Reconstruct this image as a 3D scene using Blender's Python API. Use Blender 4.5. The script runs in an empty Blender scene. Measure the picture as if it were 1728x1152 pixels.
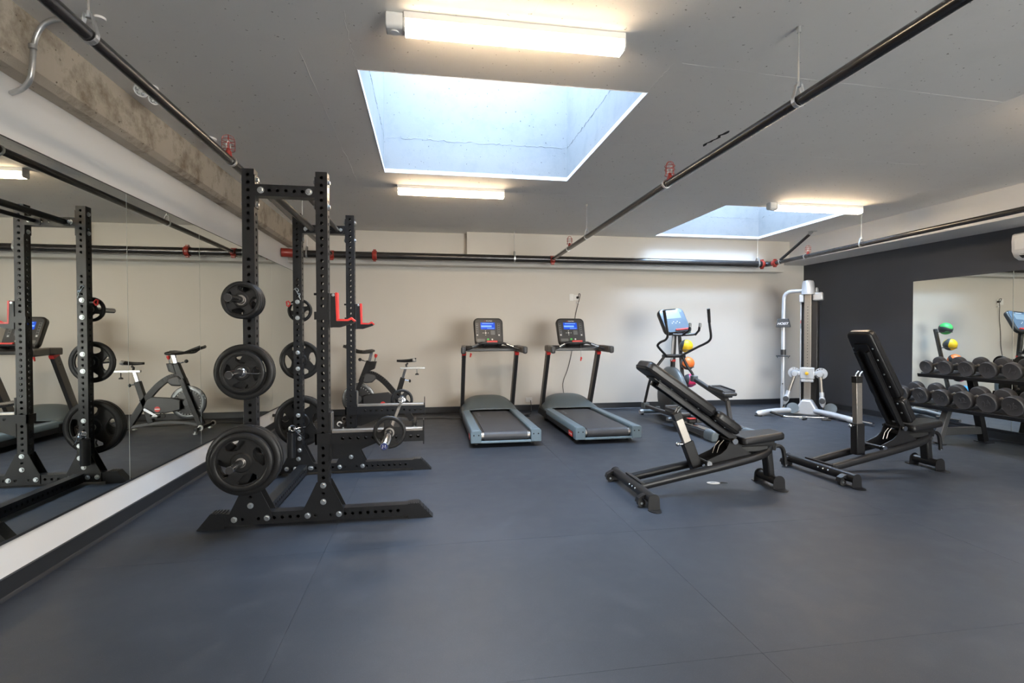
import bpy, math, random
from mathutils import Vector, Matrix
from mathutils.geometry import tessellate_polygon
random.seed(7)
PI = math.pi
R = math.radians
COL = bpy.context.scene.collection
SC = bpy.context.scene

# ------------------------------------------------------------------ camera
CAM_F, YAW, PITCH, ROLL, CAM_H = 861.22, R(9.392), R(-0.923), R(-0.083), 1.293
cd = bpy.data.cameras.new('camera')
cd.sensor_fit = 'HORIZONTAL'; cd.sensor_width = 36.0
cd.lens = 36.0 * CAM_F / 1728.0
cd.clip_start = 0.05; cd.clip_end = 200
cam = bpy.data.objects.new('camera', cd); COL.objects.link(cam)
fw = Vector((math.sin(YAW)*math.cos(PITCH), math.cos(YAW)*math.cos(PITCH), math.sin(PITCH)))
r0 = Vector((math.cos(YAW), -math.sin(YAW), 0)); u0 = r0.cross(fw)
rt = r0*math.cos(ROLL) + u0*math.sin(ROLL); up = -r0*math.sin(ROLL) + u0*math.cos(ROLL)
cm = Matrix((rt, up, -fw)).transposed().to_4x4(); cm.translation = (0, 0, CAM_H)
cam.matrix_world = cm
SC.camera = cam

# ------------------------------------------------------------------ sky, exposure
SKY_STRENGTH = 34.0
SKY_COLOR = (0.57, 0.74, 1.0, 1)
LAMP_STRENGTH = 70.0
LAMP_COLOR = (1.0, 0.76, 0.50, 1)
w = bpy.data.worlds.new('overcast_sky'); SC.world = w; w.use_nodes = True
bg = w.node_tree.nodes['Background']
bg.inputs[0].default_value = SKY_COLOR; bg.inputs[1].default_value = SKY_STRENGTH
vs = SC.view_settings
vs.view_transform = 'Standard'; vs.look = 'None'; vs.gamma = 1.0; vs.use_curve_mapping = False
vs.exposure = 0.60
try:
    SC.cycles.use_denoising = True
    SC.cycles.max_bounces = 10; SC.cycles.diffuse_bounces = 6; SC.cycles.glossy_bounces = 6
    SC.cycles.caustics_reflective = False; SC.cycles.caustics_refractive = False
    SC.cycles.sample_clamp_indirect = 8.0
except Exception: pass

# room dimensions (metres; camera stands at the world origin)
XL, XR, YB, YF, ZC = -2.05, 6.77, 8.33, -3.4, 2.863
SKYL = [(-0.41, 1.43, 3.17, 5.135), (3.62, 5.46, 5.785, 7.765), (3.95, 5.79, 0.10, 2.06), (-0.41, 1.43, -2.70, -0.95)]  # last two are out of view, added to bring in more daylight
SHAFT_TOP = 4.75
for i, (x0, x1, y0, y1) in enumerate(SKYL):          # daylight portals in the roof openings
    ld = bpy.data.lights.new('skylight_portal', 'AREA'); ld.shape = 'RECTANGLE'
    ld.size = x1-x0; ld.size_y = y1-y0; ld.energy = 1
    ld.cycles.is_portal = True
    lo = bpy.data.objects.new('skylight_portal', ld); COL.objects.link(lo)
    lo.location = ((x0+x1)/2, (y0+y1)/2, SHAFT_TOP-0.02)

ld = bpy.data.lights.new('window_portal', 'AREA'); ld.shape = 'RECTANGLE'; ld.size = 4.0; ld.size_y = 2.1; ld.energy = 1; ld.cycles.is_portal = True  # portal of the added fill window
lo = bpy.data.objects.new('window_portal', ld); COL.objects.link(lo); lo.location = (4.0, YF-0.12, 1.30); lo.rotation_euler = (R(90), 0, 0)

# ------------------------------------------------------------------ materials
MATS = {}
def mat(name, col, rough=0.5, metal=0.0, noise=0.0, nscale=20, bump=0.0, bscale=200, spec=0.5, coat=0.0, emit=None, emit_s=0.0, rnoise=0.0, col2=None):
    if name in MATS: return MATS[name]
    m = bpy.data.materials.new(name); m.use_nodes = True
    nt = m.node_tree; b = nt.nodes['Principled BSDF']
    c = (*col, 1)
    b.inputs['Base Color'].default_value = c
    b.inputs['Roughness'].default_value = rough
    b.inputs['Metallic'].default_value = metal
    b.inputs['Specular IOR Level'].default_value = spec
    if coat: b.inputs['Coat Weight'].default_value = coat
    if emit: b.inputs['Emission Color'].default_value = (*emit, 1); b.inputs['Emission Strength'].default_value = emit_s
    tc = nt.nodes.new('ShaderNodeTexCoord')
    if noise or rnoise:
        n = nt.nodes.new('ShaderNodeTexNoise'); n.inputs['Scale'].default_value = nscale; n.inputs['Detail'].default_value = 5
        nt.links.new(tc.outputs['Object'], n.inputs['Vector'])
        if noise:
            mx = nt.nodes.new('ShaderNodeMix'); mx.data_type = 'RGBA'
            c2 = col2 if col2 else tuple(min(1, v*(1+noise)) for v in col)
            c1 = col if col2 else tuple(v*(1-noise) for v in col)
            mx.inputs['A'].default_value = (*c1, 1); mx.inputs['B'].default_value = (*c2, 1)
            nt.links.new(n.outputs['Fac'], mx.inputs['Factor']); nt.links.new(mx.outputs['Result'], b.inputs['Base Color'])
        if rnoise:
            mr = nt.nodes.new('ShaderNodeMapRange'); mr.inputs['To Min'].default_value = rough-rnoise; mr.inputs['To Max'].default_value = rough+rnoise
            nt.links.new(n.outputs['Fac'], mr.inputs['Value']); nt.links.new(mr.outputs['Result'], b.inputs['Roughness'])
    if bump:
        n2 = nt.nodes.new('ShaderNodeTexNoise'); n2.inputs['Scale'].default_value = bscale; n2.inputs['Detail'].default_value = 3
        nt.links.new(tc.outputs['Object'], n2.inputs['Vector'])
        bp = nt.nodes.new('ShaderNodeBump'); bp.inputs['Strength'].default_value = bump; bp.inputs['Distance'].default_value = 0.004
        nt.links.new(n2.outputs['Fac'], bp.inputs['Height']); nt.links.new(bp.outputs['Normal'], b.inputs['Normal'])
    MATS[name] = m
    return m

M = {}
M['rack'] = mat('rack_powder_coat', (0.013, 0.0135, 0.015), 0.34, spec=0.30, noise=0.15, nscale=60, bump=0.08, bscale=600)
M['black'] = mat('black_powder_coat', (0.011, 0.011, 0.012), 0.36, spec=0.32, noise=0.15, nscale=40, bump=0.06, bscale=500)
M['zinc'] = mat('zinc_plate', (0.52, 0.55, 0.57), 0.34, 1.0, noise=0.1, nscale=80)
M['chrome'] = mat('chrome', (0.60, 0.61, 0.63), 0.14, 1.0, rnoise=0.04, nscale=40)
M['steel'] = mat('brushed_steel', (0.33, 0.305, 0.28), 0.42, 1.0, noise=0.12, nscale=60)
M['rubber'] = mat('plate_rubber', (0.011, 0.011, 0.0115), 0.44, spec=0.30, noise=0.2, nscale=30, bump=0.06, bscale=300)
M['vinyl'] = mat('black_vinyl', (0.012, 0.012, 0.013), 0.36, spec=0.34, noise=0.1, nscale=30, bump=0.10, bscale=350)
M['plastic'] = mat('black_plastic', (0.020, 0.020, 0.022), 0.38, noise=0.1, nscale=30)
M['dgrey'] = mat('charcoal_plastic', (0.060, 0.062, 0.066), 0.42, noise=0.1, nscale=30)
M['taupe'] = mat('taupe_plastic', (0.145, 0.135, 0.125), 0.45, noise=0.08, nscale=30)
M['silverp'] = mat('silver_paint', (0.56, 0.58, 0.61), 0.35, 0.35, noise=0.05, nscale=30)
M['bluegrey'] = mat('blue_grey_plastic', (0.125, 0.175, 0.205), 0.42, noise=0.06, nscale=25)
M['hood'] = mat('hood_plastic', (0.085, 0.105, 0.110), 0.42, noise=0.06, nscale=25)
M['shroud'] = mat('shroud_plastic', (0.125, 0.155, 0.175), 0.36, noise=0.06, nscale=25)
M['red'] = mat('red_plastic', (0.62, 0.035, 0.03), 0.40, noise=0.06, nscale=30)
M['redpaint'] = mat('red_enamel', (0.30, 0.032, 0.022), 0.38, noise=0.12, nscale=60)
M['white'] = mat('white_plastic', (0.80, 0.80, 0.79), 0.38, noise=0.03, nscale=20)
M['wtext'] = mat('white_print', (0.82, 0.82, 0.82), 0.5, noise=0.02)
M['pipe'] = mat('pipe_black_steel', (0.024, 0.022, 0.022), 0.24, noise=0.35, nscale=8, rnoise=0.06, spec=0.6)
M['galv'] = mat('galvanised', (0.55, 0.56, 0.56), 0.38, 0.85, noise=0.15, nscale=50)
M['hole'] = mat('dark_void', (0.006, 0.006, 0.006), 0.8, noise=0.1)
M['yellow'] = mat('yellow_plastic', (0.75, 0.45, 0.02), 0.4, noise=0.05)
M['green'] = mat('green_button', (0.10, 0.55, 0.12), 0.4, noise=0.05)
M['cable'] = mat('black_cable', (0.015, 0.015, 0.015), 0.5, noise=0.1)
M['belt'] = mat('tread_belt', (0.050, 0.050, 0.054), 0.50, noise=0.12, nscale=14, bump=0.12, bscale=900)
M['screen'] = mat('lit_screen', (0.01, 0.03, 0.2), 0.25, emit=(0.02, 0.10, 0.80), emit_s=0.55, noise=0.05)
M['screenlt'] = mat('lit_screen_text', (0.1, 0.2, 0.6), 0.25, emit=(0.22, 0.45, 1.0), emit_s=0.6, noise=0.05)
M['lcd'] = mat('pale_lcd', (0.20, 0.27, 0.33), 0.22, noise=0.05)
M['glossface'] = mat('glossy_overlay', (0.10, 0.15, 0.21), 0.12, noise=0.08, nscale=10, coat=0.5)
M['key'] = mat('grey_keypad', (0.17, 0.18, 0.19), 0.4, noise=0.08)

def surf_floor():
    m = bpy.data.materials.new('rubber_floor'); m.use_nodes = True; nt = m.node_tree; b = nt.nodes['Principled BSDF']
    tc = nt.nodes.new('ShaderNodeTexCoord')
    def noise(s, d=4):
        n = nt.nodes.new('ShaderNodeTexNoise'); n.inputs['Scale'].default_value = s; n.inputs['Detail'].default_value = d
        nt.links.new(tc.outputs['Object'], n.inputs['Vector']); return n
    big, mid, fine = noise(0.9, 5), noise(6, 6), noise(420, 2)
    r1 = nt.nodes.new('ShaderNodeValToRGB')
    r1.color_ramp.elements[0].position = 0.3; r1.color_ramp.elements[0].color = (0.0215, 0.0260, 0.0345, 1)
    r1.color_ramp.elements[1].position = 0.75; r1.color_ramp.elements[1].color = (0.0305, 0.0365, 0.0475, 1)
    nt.links.new(big.outputs['Fac'], r1.inputs['Fac'])
    r2 = nt.nodes.new('ShaderNodeValToRGB')
    r2.color_ramp.elements[0].position = 0.62; r2.color_ramp.elements[0].color = (0, 0, 0, 1)
    r2.color_ramp.elements[1].position = 0.78; r2.color_ramp.elements[1].color = (1, 1, 1, 1)
    nt.links.new(fine.outputs['Fac'], r2.inputs['Fac'])
    mx = nt.nodes.new('ShaderNodeMix'); mx.data_type = 'RGBA'; mx.inputs['B'].default_value = (0.11, 0.12, 0.14, 1)
    nt.links.new(r2.outputs['Color'], mx.inputs['Factor']); nt.links.new(r1.outputs['Color'], mx.inputs['A'])
    # pale dusty scuffs
    r3 = nt.nodes.new('ShaderNodeValToRGB')
    r3.color_ramp.elements[0].position = 0.55; r3.color_ramp.elements[0].color = (0, 0, 0, 1)
    r3.color_ramp.elements[1].position = 0.85; r3.color_ramp.elements[1].color = (0.12, 0.12, 0.12, 1)
    nt.links.new(mid.outputs['Fac'], r3.inputs['Fac'])
    mx2 = nt.nodes.new('ShaderNodeMix'); mx2.data_type = 'RGBA'; mx2.inputs['B'].default_value = (0.16, 0.165, 0.17, 1)
    nt.links.new(r3.outputs['Color'], mx2.inputs['Factor']); nt.links.new(mx.outputs['Result'], mx2.inputs['A'])
    nt.links.new(mx2.outputs['Result'], b.inputs['Base Color'])
    mr = nt.nodes.new('ShaderNodeMapRange'); mr.inputs['To Min'].default_value = 0.40; mr.inputs['To Max'].default_value = 0.58
    nt.links.new(mid.outputs['Fac'], mr.inputs['Value']); nt.links.new(mr.outputs['Result'], b.inputs['Roughness'])
    b.inputs['Specular IOR Level'].default_value = 0.5
    bp = nt.nodes.new('ShaderNodeBump'); bp.inputs['Strength'].default_value = 0.12; bp.inputs['Distance'].default_value = 0.002
    nt.links.new(fine.outputs['Fac'], bp.inputs['Height']); nt.links.new(bp.outputs['Normal'], b.inputs['Normal'])
    return m
M['floor'] = surf_floor()

def surf_concrete(name, ca, cb, cstain, rough, stain_scale, pit=0.4, lo=0.5, hi=0.72, big=1.2):
    m = bpy.data.materials.new(name); m.use_nodes = True; nt = m.node_tree; b = nt.nodes['Principled BSDF']
    tc = nt.nodes.new('ShaderNodeTexCoord')
    def noise(s, d=6, rgh=0.6):
        n = nt.nodes.new('ShaderNodeTexNoise'); n.inputs['Scale'].default_value = s; n.inputs['Detail'].default_value = d; n.inputs['Roughness'].default_value = rgh
        nt.links.new(tc.outputs['Object'], n.inputs['Vector']); return n
    a, s, p, g = noise(big), noise(stain_scale, 8, 0.7), noise(38, 2), noise(140, 3)
    mx = nt.nodes.new('ShaderNodeMix'); mx.data_type = 'RGBA'; mx.inputs['A'].default_value = (*ca, 1); mx.inputs['B'].default_value = (*cb, 1)
    nt.links.new(a.outputs['Fac'], mx.inputs['Factor'])
    r = nt.nodes.new('ShaderNodeValToRGB'); r.color_ramp.elements[0].position = lo; r.color_ramp.elements[0].color = (0, 0, 0, 1)
    r.color_ramp.elements[1].position = hi; r.color_ramp.elements[1].color = (1, 1, 1, 1)
    nt.links.new(s.outputs['Fac'], r.inputs['Fac'])
    mx2 = nt.nodes.new('ShaderNodeMix'); mx2.data_type = 'RGBA'; mx2.inputs['B'].default_value = (*cstain, 1)
    nt.links.new(r.outputs['Color'], mx2.inputs['Factor']); nt.links.new(mx.outputs['Result'], mx2.inputs['A'])
    # small air holes
    r2 = nt.nodes.new('ShaderNodeValToRGB'); r2.color_ramp.elements[0].position = 0.705; r2.color_ramp.elements[0].color = (1, 1, 1, 1)
    r2.color_ramp.elements[1].position = 0.735; r2.color_ramp.elements[1].color = (0.35, 0.33, 0.31, 1)
    nt.links.new(p.outputs['Fac'], r2.inputs['Fac'])
    mu = nt.nodes.new('ShaderNodeMix'); mu.data_type = 'RGBA'; mu.blend_type = 'MULTIPLY'; mu.inputs['Factor'].default_value = 1
    nt.links.new(mx2.outputs['Result'], mu.inputs['A']); nt.links.new(r2.outputs['Color'], mu.inputs['B'])
    nt.links.new(mu.outputs['Result'], b.inputs['Base Color'])
    b.inputs['Roughness'].default_value = rough
    ad = nt.nodes.new('ShaderNodeMath'); ad.operation = 'MULTIPLY_ADD'; ad.inputs[1].default_value = 0.3
    nt.links.new(g.outputs['Fac'], ad.inputs[0]); nt.links.new(r2.outputs['Color'], ad.inputs[2])
    bp = nt.nodes.new('ShaderNodeBump'); bp.inputs['Strength'].default_value = pit; bp.inputs['Distance'].default_value = 0.006
    nt.links.new(ad.outputs[0], bp.inputs['Height']); nt.links.new(bp.outputs['Normal'], b.inputs['Normal'])
    return m
M['ceil'] = surf_concrete('painted_slab', (0.87, 0.85, 0.815), (0.89, 0.87, 0.84), (0.85, 0.83, 0.80), 0.75, 3, 0.22)
M['beam'] = surf_concrete('raw_concrete', (0.55, 0.49, 0.41), (0.40, 0.35, 0.28), (0.23, 0.185, 0.135), 0.85, 3.4, 0.8, 0.50, 0.67, 2.6)
M['shaft'] = surf_concrete('white_shaft_paint', (0.185, 0.185, 0.185), (0.20, 0.20, 0.20), (0.165, 0.168, 0.172), 0.7, 5, 0.4)  # real paint is white; darkened so the bright shafts don't clip
M['wall'] = mat('cream_wall_paint', (0.655, 0.628, 0.585), 0.65, noise=0.02, nscale=3, bump=0.05, bscale=160)
M['wallw'] = mat('white_wall_paint', (0.76, 0.755, 0.75), 0.65, noise=0.02, nscale=3, bump=0.05, bscale=160)
M['walld'] = mat('charcoal_wall_paint', (0.050, 0.054, 0.066), 0.62, noise=0.06, nscale=3, bump=0.05, bscale=160)
M['base'] = mat('black_skirting', (0.020, 0.022, 0.026), 0.42, noise=0.1, nscale=10)
M['mirror'] = mat('mirror_glass', (0.80, 0.82, 0.775), 0.0, 1.0)
M['medge'] = mat('mirror_edge', (0.30, 0.36, 0.34), 0.25, noise=0.05)
def surf_glass(name, tint):
    m = bpy.data.materials.new(name); m.use_nodes = True; nt = m.node_tree
    out = nt.nodes['Material Output']; nt.nodes.remove(nt.nodes['Principled BSDF'])
    t = nt.nodes.new('ShaderNodeBsdfTransparent'); t.inputs[0].default_value = tint
    g = nt.nodes.new('ShaderNodeBsdfGlossy'); g.inputs['Roughness'].default_value = 0.02
    mx = nt.nodes.new('ShaderNodeMixShader'); mx.inputs[0].default_value = 0.05
    nt.links.new(t.outputs[0], mx.inputs[1]); nt.links.new(g.outputs[0], mx.inputs[2]); nt.links.new(mx.outputs[0], out.inputs['Surface'])
    return m
M['glass'] = surf_glass('roof_glazing', (0.93, 0.96, 0.97, 1))
M['bronze'] = surf_glass('bronze_tinted_glazing', (0.97, 0.85, 0.71, 1))  # tint chosen to warm the fill from the added rear window
def surf_lamp():
    m = bpy.data.materials.new('lit_diffuser'); m.use_nodes = True; b = m.node_tree.nodes['Principled BSDF']
    b.inputs['Base Color'].default_value = (0.9, 0.9, 0.88, 1)
    b.inputs['Emission Color'].default_value = LAMP_COLOR; b.inputs['Emission Strength'].default_value = LAMP_STRENGTH
    return m
M['lamp'] = surf_lamp()
M['lampside'] = M['lamp'].copy(); M['lampside'].name = 'lit_diffuser_side'; M['lampside'].node_tree.nodes['Principled BSDF'].inputs['Emission Strength'].default_value = LAMP_STRENGTH*0.12

# ------------------------------------------------------------------ mesh helpers
class MB:
    """collects shapes, build() links them as ONE mesh object"""
    def __init__(s, off=(0, 0, 0)):
        s.v = []; s.f = []; s.off = Vector(off)
    def add(s, vs, fs):
        n = len(s.v); s.v += [Vector(p) for p in vs]; s.f += [tuple(i+n for i in f) for f in fs]; return s
    def box(s, x0, x1, y0, y1, z0, z1):
        return s.add([(x0,y0,z0),(x1,y0,z0),(x1,y1,z0),(x0,y1,z0),(x0,y0,z1),(x1,y0,z1),(x1,y1,z1),(x0,y1,z1)],
                     [(0,3,2,1),(4,5,6,7),(0,1,5,4),(1,2,6,5),(2,3,7,6),(3,0,4,7)])
    def obox(s, c, size, mtx=None):
        hx, hy, hz = [q/2 for q in size]; c = Vector(c)
        mtx = mtx or Matrix.Identity(3)
        P = [c + mtx @ Vector(p) for p in [(-hx,-hy,-hz),(hx,-hy,-hz),(hx,hy,-hz),(-hx,hy,-hz),(-hx,-hy,hz),(hx,-hy,hz),(hx,hy,hz),(-hx,hy,hz)]]
        return s.add(P, [(0,3,2,1),(4,5,6,7),(0,1,5,4),(1,2,6,5),(2,3,7,6),(3,0,4,7)])
    def bar(s, p0, p1, wx, wz, upv=(0, 0, 1)):
        """rectangular bar from p0 to p1; wx across, wz in the 'up' direction"""
        p0, p1 = Vector(p0), Vector(p1); d = (p1-p0); L = d.length; d.normalize()
        u = Vector(upv); r = d.cross(u)
        if r.length < 1e-6: r = Vector((1, 0, 0))
        r.normalize(); u = r.cross(d)
        m = Matrix((r, d, u)).transposed()
        return s.obox((p0+p1)/2, (wx, L, wz), m)
    def tube(s, pts, r, seg=12, caps=True):
        pts = [Vector(p) for p in pts]; n = len(pts)
        rs = r if isinstance(r, (list, tuple)) else [r]*n
        tang = []
        for i in range(n):
            a = pts[max(i-1, 0)]; b = pts[min(i+1, n-1)]
            t = (b-a); t.normalize(); tang.append(t)
        t0 = tang[0]; ref = Vector((0, 0, 1)) if abs(t0.z) < 0.9 else Vector((1, 0, 0))
        u = t0.cross(ref).normalized(); V = []; F = []
        for i in range(n):
            t = tang[i]; u = (u - t*u.dot(t)).normalized(); w_ = t.cross(u)
            sc = 1.0
            if 0 < i < n-1:
                a = (pts[i]-pts[i-1]).normalized(); c = max(0.5, a.dot(t)); sc = 1/c
            for k in range(seg):
                an = 2*PI*k/seg
                V.append(pts[i] + (u*math.cos(an)+w_*math.sin(an))*rs[i]*(1 if sc == 1 else (1+(sc-1)*0.5)))
        for i in range(n-1):
            for k in range(seg):
                a = i*seg+k; b = i*seg+(k+1) % seg
                F.append((a, b, b+seg, a+seg))
        if caps:
            F.append(tuple(range(seg-1, -1, -1))); F.append(tuple(range((n-1)*seg, n*seg)))
        return s.add(V, F)
    def cyl(s, p0, p1, r, seg=16, r2=None):
        return s.tube([p0, p1], [r, r if r2 is None else r2], seg)
    def lathe(s, prof, mtx=None, seg=32, close=False):
        """profile of (radius, height) about local z"""
        mtx = mtx or Matrix.Identity(4); V = []; F = []; n = len(prof)
        for k in range(seg):
            a = 2*PI*k/seg
            for (r, z) in prof: V.append(mtx @ Vector((r*math.cos(a), r*math.sin(a), z)))
        rng = n if close else n-1
        for k in range(seg):
            k2 = (k+1) % seg
            for i in range(rng):
                j = (i+1) % n
                F.append((k*n+i, k2*n+i, k2*n+j, k*n+j))
        if not close:
            if prof[0][0] > 1e-6: F.append(tuple(k*n for k in range(seg-1, -1, -1)))
            if prof[-1][0] > 1e-6: F.append(tuple(k*n+n-1 for k in range(seg)))
        return s.add(V, F)
    def prism(s, poly, depth, mtx=None, holes=()):
        """2D outline (local xy) extruded along local z from 0 to depth"""
        mtx = mtx or Matrix.Identity(4)
        loops = [list(poly)] + [list(h) for h in holes]
        flat = [p for l in loops for p in l]; n = len(flat)
        if holes:
            tris = tessellate_polygon([[Vector((p[0], p[1], 0)) for p in l] for l in loops])
            faces0 = [tuple(t) for t in tris]
        else:
            faces0 = [tuple(range(n))]
        V = [mtx @ Vector((p[0], p[1], 0)) for p in flat] + [mtx @ Vector((p[0], p[1], depth)) for p in flat]
        F = [tuple(reversed(f)) for f in faces0] + [tuple(i+n for i in f) for f in faces0]
        o = 0
        for l in loops:
            m = len(l)
            for i in range(m):
                a = o+i; b = o+(i+1) % m
                F.append((a, b, b+n, a+n))
            o += m
        return s.add(V, F)
    def sphere(s, c, r, seg=20, rings=12, scale=(1, 1, 1)):
        prof = [(max(1e-7, r*math.sin(PI*i/rings)), -r*math.cos(PI*i/rings)) for i in range(rings+1)]
        prof[0] = (0, -r); prof[-1] = (0, r)
        m = Matrix.Translation(c) @ Matrix.Diagonal((*scale, 1))
        return s.lathe(prof, m, seg)
    def grid(s, fn, nu, nv):
        V = [fn(i/nu, j/nv) for j in range(nv+1) for i in range(nu+1)]
        F = [(j*(nu+1)+i, j*(nu+1)+i+1, (j+1)*(nu+1)+i+1, (j+1)*(nu+1)+i) for j in range(nv) for i in range(nu)]
        return s.add(V, F)
    def mesh(s, name, mtl, smooth=35, flip=True):
        me = bpy.data.meshes.new(name)
        me.from_pydata([tuple(p - s.off) for p in s.v], [], s.f)
        import bmesh
        b = bmesh.new(); b.from_mesh(me); bmesh.ops.remove_doubles(b, verts=b.verts, dist=1e-6)
        bmesh.ops.recalc_face_normals(b, faces=b.faces); b.to_mesh(me); b.free()
        me.materials.append(mtl)
        if smooth:
            me.polygons.foreach_set('use_smooth', [True]*len(me.polygons)); me.set_sharp_from_angle(angle=R(smooth))
        me.update(); return me
    def build(s, name, mtl, parent=None, bevel=0, smooth=35, seg=2):
        if isinstance(mtl, str): mtl = M[mtl]
        o = link(name, s.mesh(name, mtl, smooth), parent)
        if bevel: add_bevel(o, bevel, seg)
        return o
def add_bevel(o, width, seg=2):
    md = o.modifiers.new('bevel', 'BEVEL'); md.width = width; md.segments = seg; md.limit_method = 'ANGLE'; md.angle_limit = R(40)
    md.harden_normals = False
def link(name, me, parent=None, loc=None, rot=None):
    o = bpy.data.objects.new(name, me); COL.objects.link(o)
    if parent: o.parent = parent
    if loc is not None: o.location = loc
    if rot is not None: o.rotation_euler = rot
    return o
def tag(o, label, cat, group=None):
    o['label'] = label; o['category'] = cat
    if group: o['group'] = group
    return o
def thing(name, label, cat, loc=(0, 0, 0), rotz=0, group=None):
    o = link(name, None, None, loc, (0, 0, rotz)); o.empty_display_size = 0.1
    return tag(o, label, cat, group)
def struct(o):
    o['kind'] = 'structure'; return o
def copy_tree(o, parent=None):
    c = o.copy(); COL.objects.link(c); c.parent = parent
    for ch in list(o.children): copy_tree(ch, c)
    return c
def place(proto, first, label, loc, rotz=0, group=None):
    o = proto if first else copy_tree(proto)
    o.location = loc; o.rotation_euler = (0, 0, rotz); o['label'] = label
    if group: o['group'] = group
    return o
def rrect(w_, h_, r, n=5, cx=0, cy=0):
    P = []
    for (sx, sy, a0) in ((1, 1, 0), (-1, 1, 90), (-1, -1, 180), (1, -1, 270)):
        for k in range(n+1):
            a = R(a0+90*k/n); P.append((cx+sx*(w_/2-r)+r*math.cos(a), cy+sy*(h_/2-r)+r*math.sin(a)))
    return P
def circ(cx, cy, r, n=16): return [(cx+r*math.cos(2*PI*k/n), cy+r*math.sin(2*PI*k/n)) for k in range(n)]
def arc(c, r, a0, a1, n, plane='xz', other=0):
    P = []
    for k in range(n+1):
        a = R(a0+(a1-a0)*k/n); p, q = c[0]+r*math.cos(a), c[1]+r*math.sin(a)
        P.append({'xz': (p, other, q), 'yz': (other, p, q), 'xy': (p, q, other)}[plane])
    return P
def smooth_path(P, n=6):
    """Catmull-Rom through the points"""
    P = [Vector(p) for p in P]; Q = [P[0]*2-P[1]] + P + [P[-1]*2-P[-2]]; out = []
    for i in range(1, len(Q)-2):
        a, b, c, d = Q[i-1], Q[i], Q[i+1], Q[i+2]
        for k in range(n):
            t = k/n
            out.append(0.5*((2*b)+(c-a)*t+(2*a-5*b+4*c-d)*t*t+(3*b-a-3*c+d)*t**3))
    out.append(P[-1]); return out
# frames for prisms: local (x,y,z) -> world
def fr(o, ex, ey, ez):
    m = Matrix((Vector(ex), Vector(ey), Vector(ez))).transposed().to_4x4(); m.translation = Vector(o); return m
def frXZ(y): return fr((0, y, 0), (1, 0, 0), (0, 0, 1), (0, 1, 0))   # outline in x,z ; extrudes along +y
def frYZ(x): return fr((x, 0, 0), (0, 1, 0), (0, 0, 1), (1, 0, 0))   # outline in y,z ; extrudes along +x
def frXY(z): return fr((0, 0, z), (1, 0, 0), (0, 1, 0), (0, 0, 1))
def text_mesh(txt, size, depth=0.0008, bold=0.0):
    cu = bpy.data.curves.new('lettering', 'FONT'); cu.body = txt; cu.size = size; cu.extrude = depth; cu.align_x = 'CENTER'; cu.align_y = 'CENTER'
    cu.offset = bold
    o = bpy.data.objects.new('lettering', cu); COL.objects.link(o)
    dg = bpy.context.evaluated_depsgraph_get(); dg.update()
    me = bpy.data.meshes.new_from_object(o.evaluated_get(dg))
    bpy.data.objects.remove(o); bpy.data.curves.remove(cu)
    return me
def text(txt, size, mtl, parent, mtx, depth=0.0008, bold=0.0, name='lettering', shear=0):
    me = text_mesh(txt, size, depth, bold)
    if shear:
        for v in me.vertices: v.co.x += shear*v.co.y
    me.transform(mtx); me.materials.clear(); me.materials.append(M[mtl])
    return link(name, me, parent)

BOLT = None
def bolt_mesh(r=0.015, h=0.011, wr=0.020):
    b = MB()
    b.cyl((0, 0, 0), (0, 0, 0.003), wr, 16)
    b.tube([(0, 0, 0.003), (0, 0, h), (0, 0, h+0.002)], [r, r, r*0.8], 6)
    return b.mesh('bolt', M['zinc'], 30)
BOLT = bolt_mesh()
ROT = {'-y': (R(90), 0, 0), '+y': (R(-90), 0, 0), '+x': (0, R(90), 0), '-x': (0, R(-90), 0), '+z': (0, 0, 0), '-z': (R(180), 0, 0)}
def bolt(parent, p, d, off=(0, 0, 0), s=1.0):
    o = link('bolt', BOLT, parent, Vector(p)-Vector(off), ROT[d]); o.scale = (s, s, s); return o

# ================================================================== THE ROOM
T = 0.15
fl = MB().box(XL-T, XR+T, YF-T, YB+T, -0.2, -0.006).build('floor', 'floor', None, smooth=0); struct(fl)
# rubber sheets laid on the slab, 2 mm joints
xs = [XL, -0.61, 1.33, 3.27, 5.21, XR]
for i in range(5):
    ys = [YF] + [1.85+1.29*k for k in range(-4, 6) if YF < 1.85+1.29*k < YB-0.1] + [YB]
    for j in range(len(ys)-1):
        g = 0.0006
        MB().box(xs[i]+g, xs[i+1]-g, ys[j]+g, ys[j+1]-g, -0.006, 0.0).build('rubber_sheet', 'floor', fl, smooth=0)
struct(MB().box(XL-T, XL, YF-T, YB+T, 0, ZC).build('wall_left', 'wallw', smooth=0))
struct(MB().box(XL, XR, YB, YB+T, 0, ZC).build('wall_back', 'wall', smooth=0))
struct(MB().box(XR, XR+T, YF-T, YB+T, 0, ZC).build('wall_right', 'walld', smooth=0))
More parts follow.
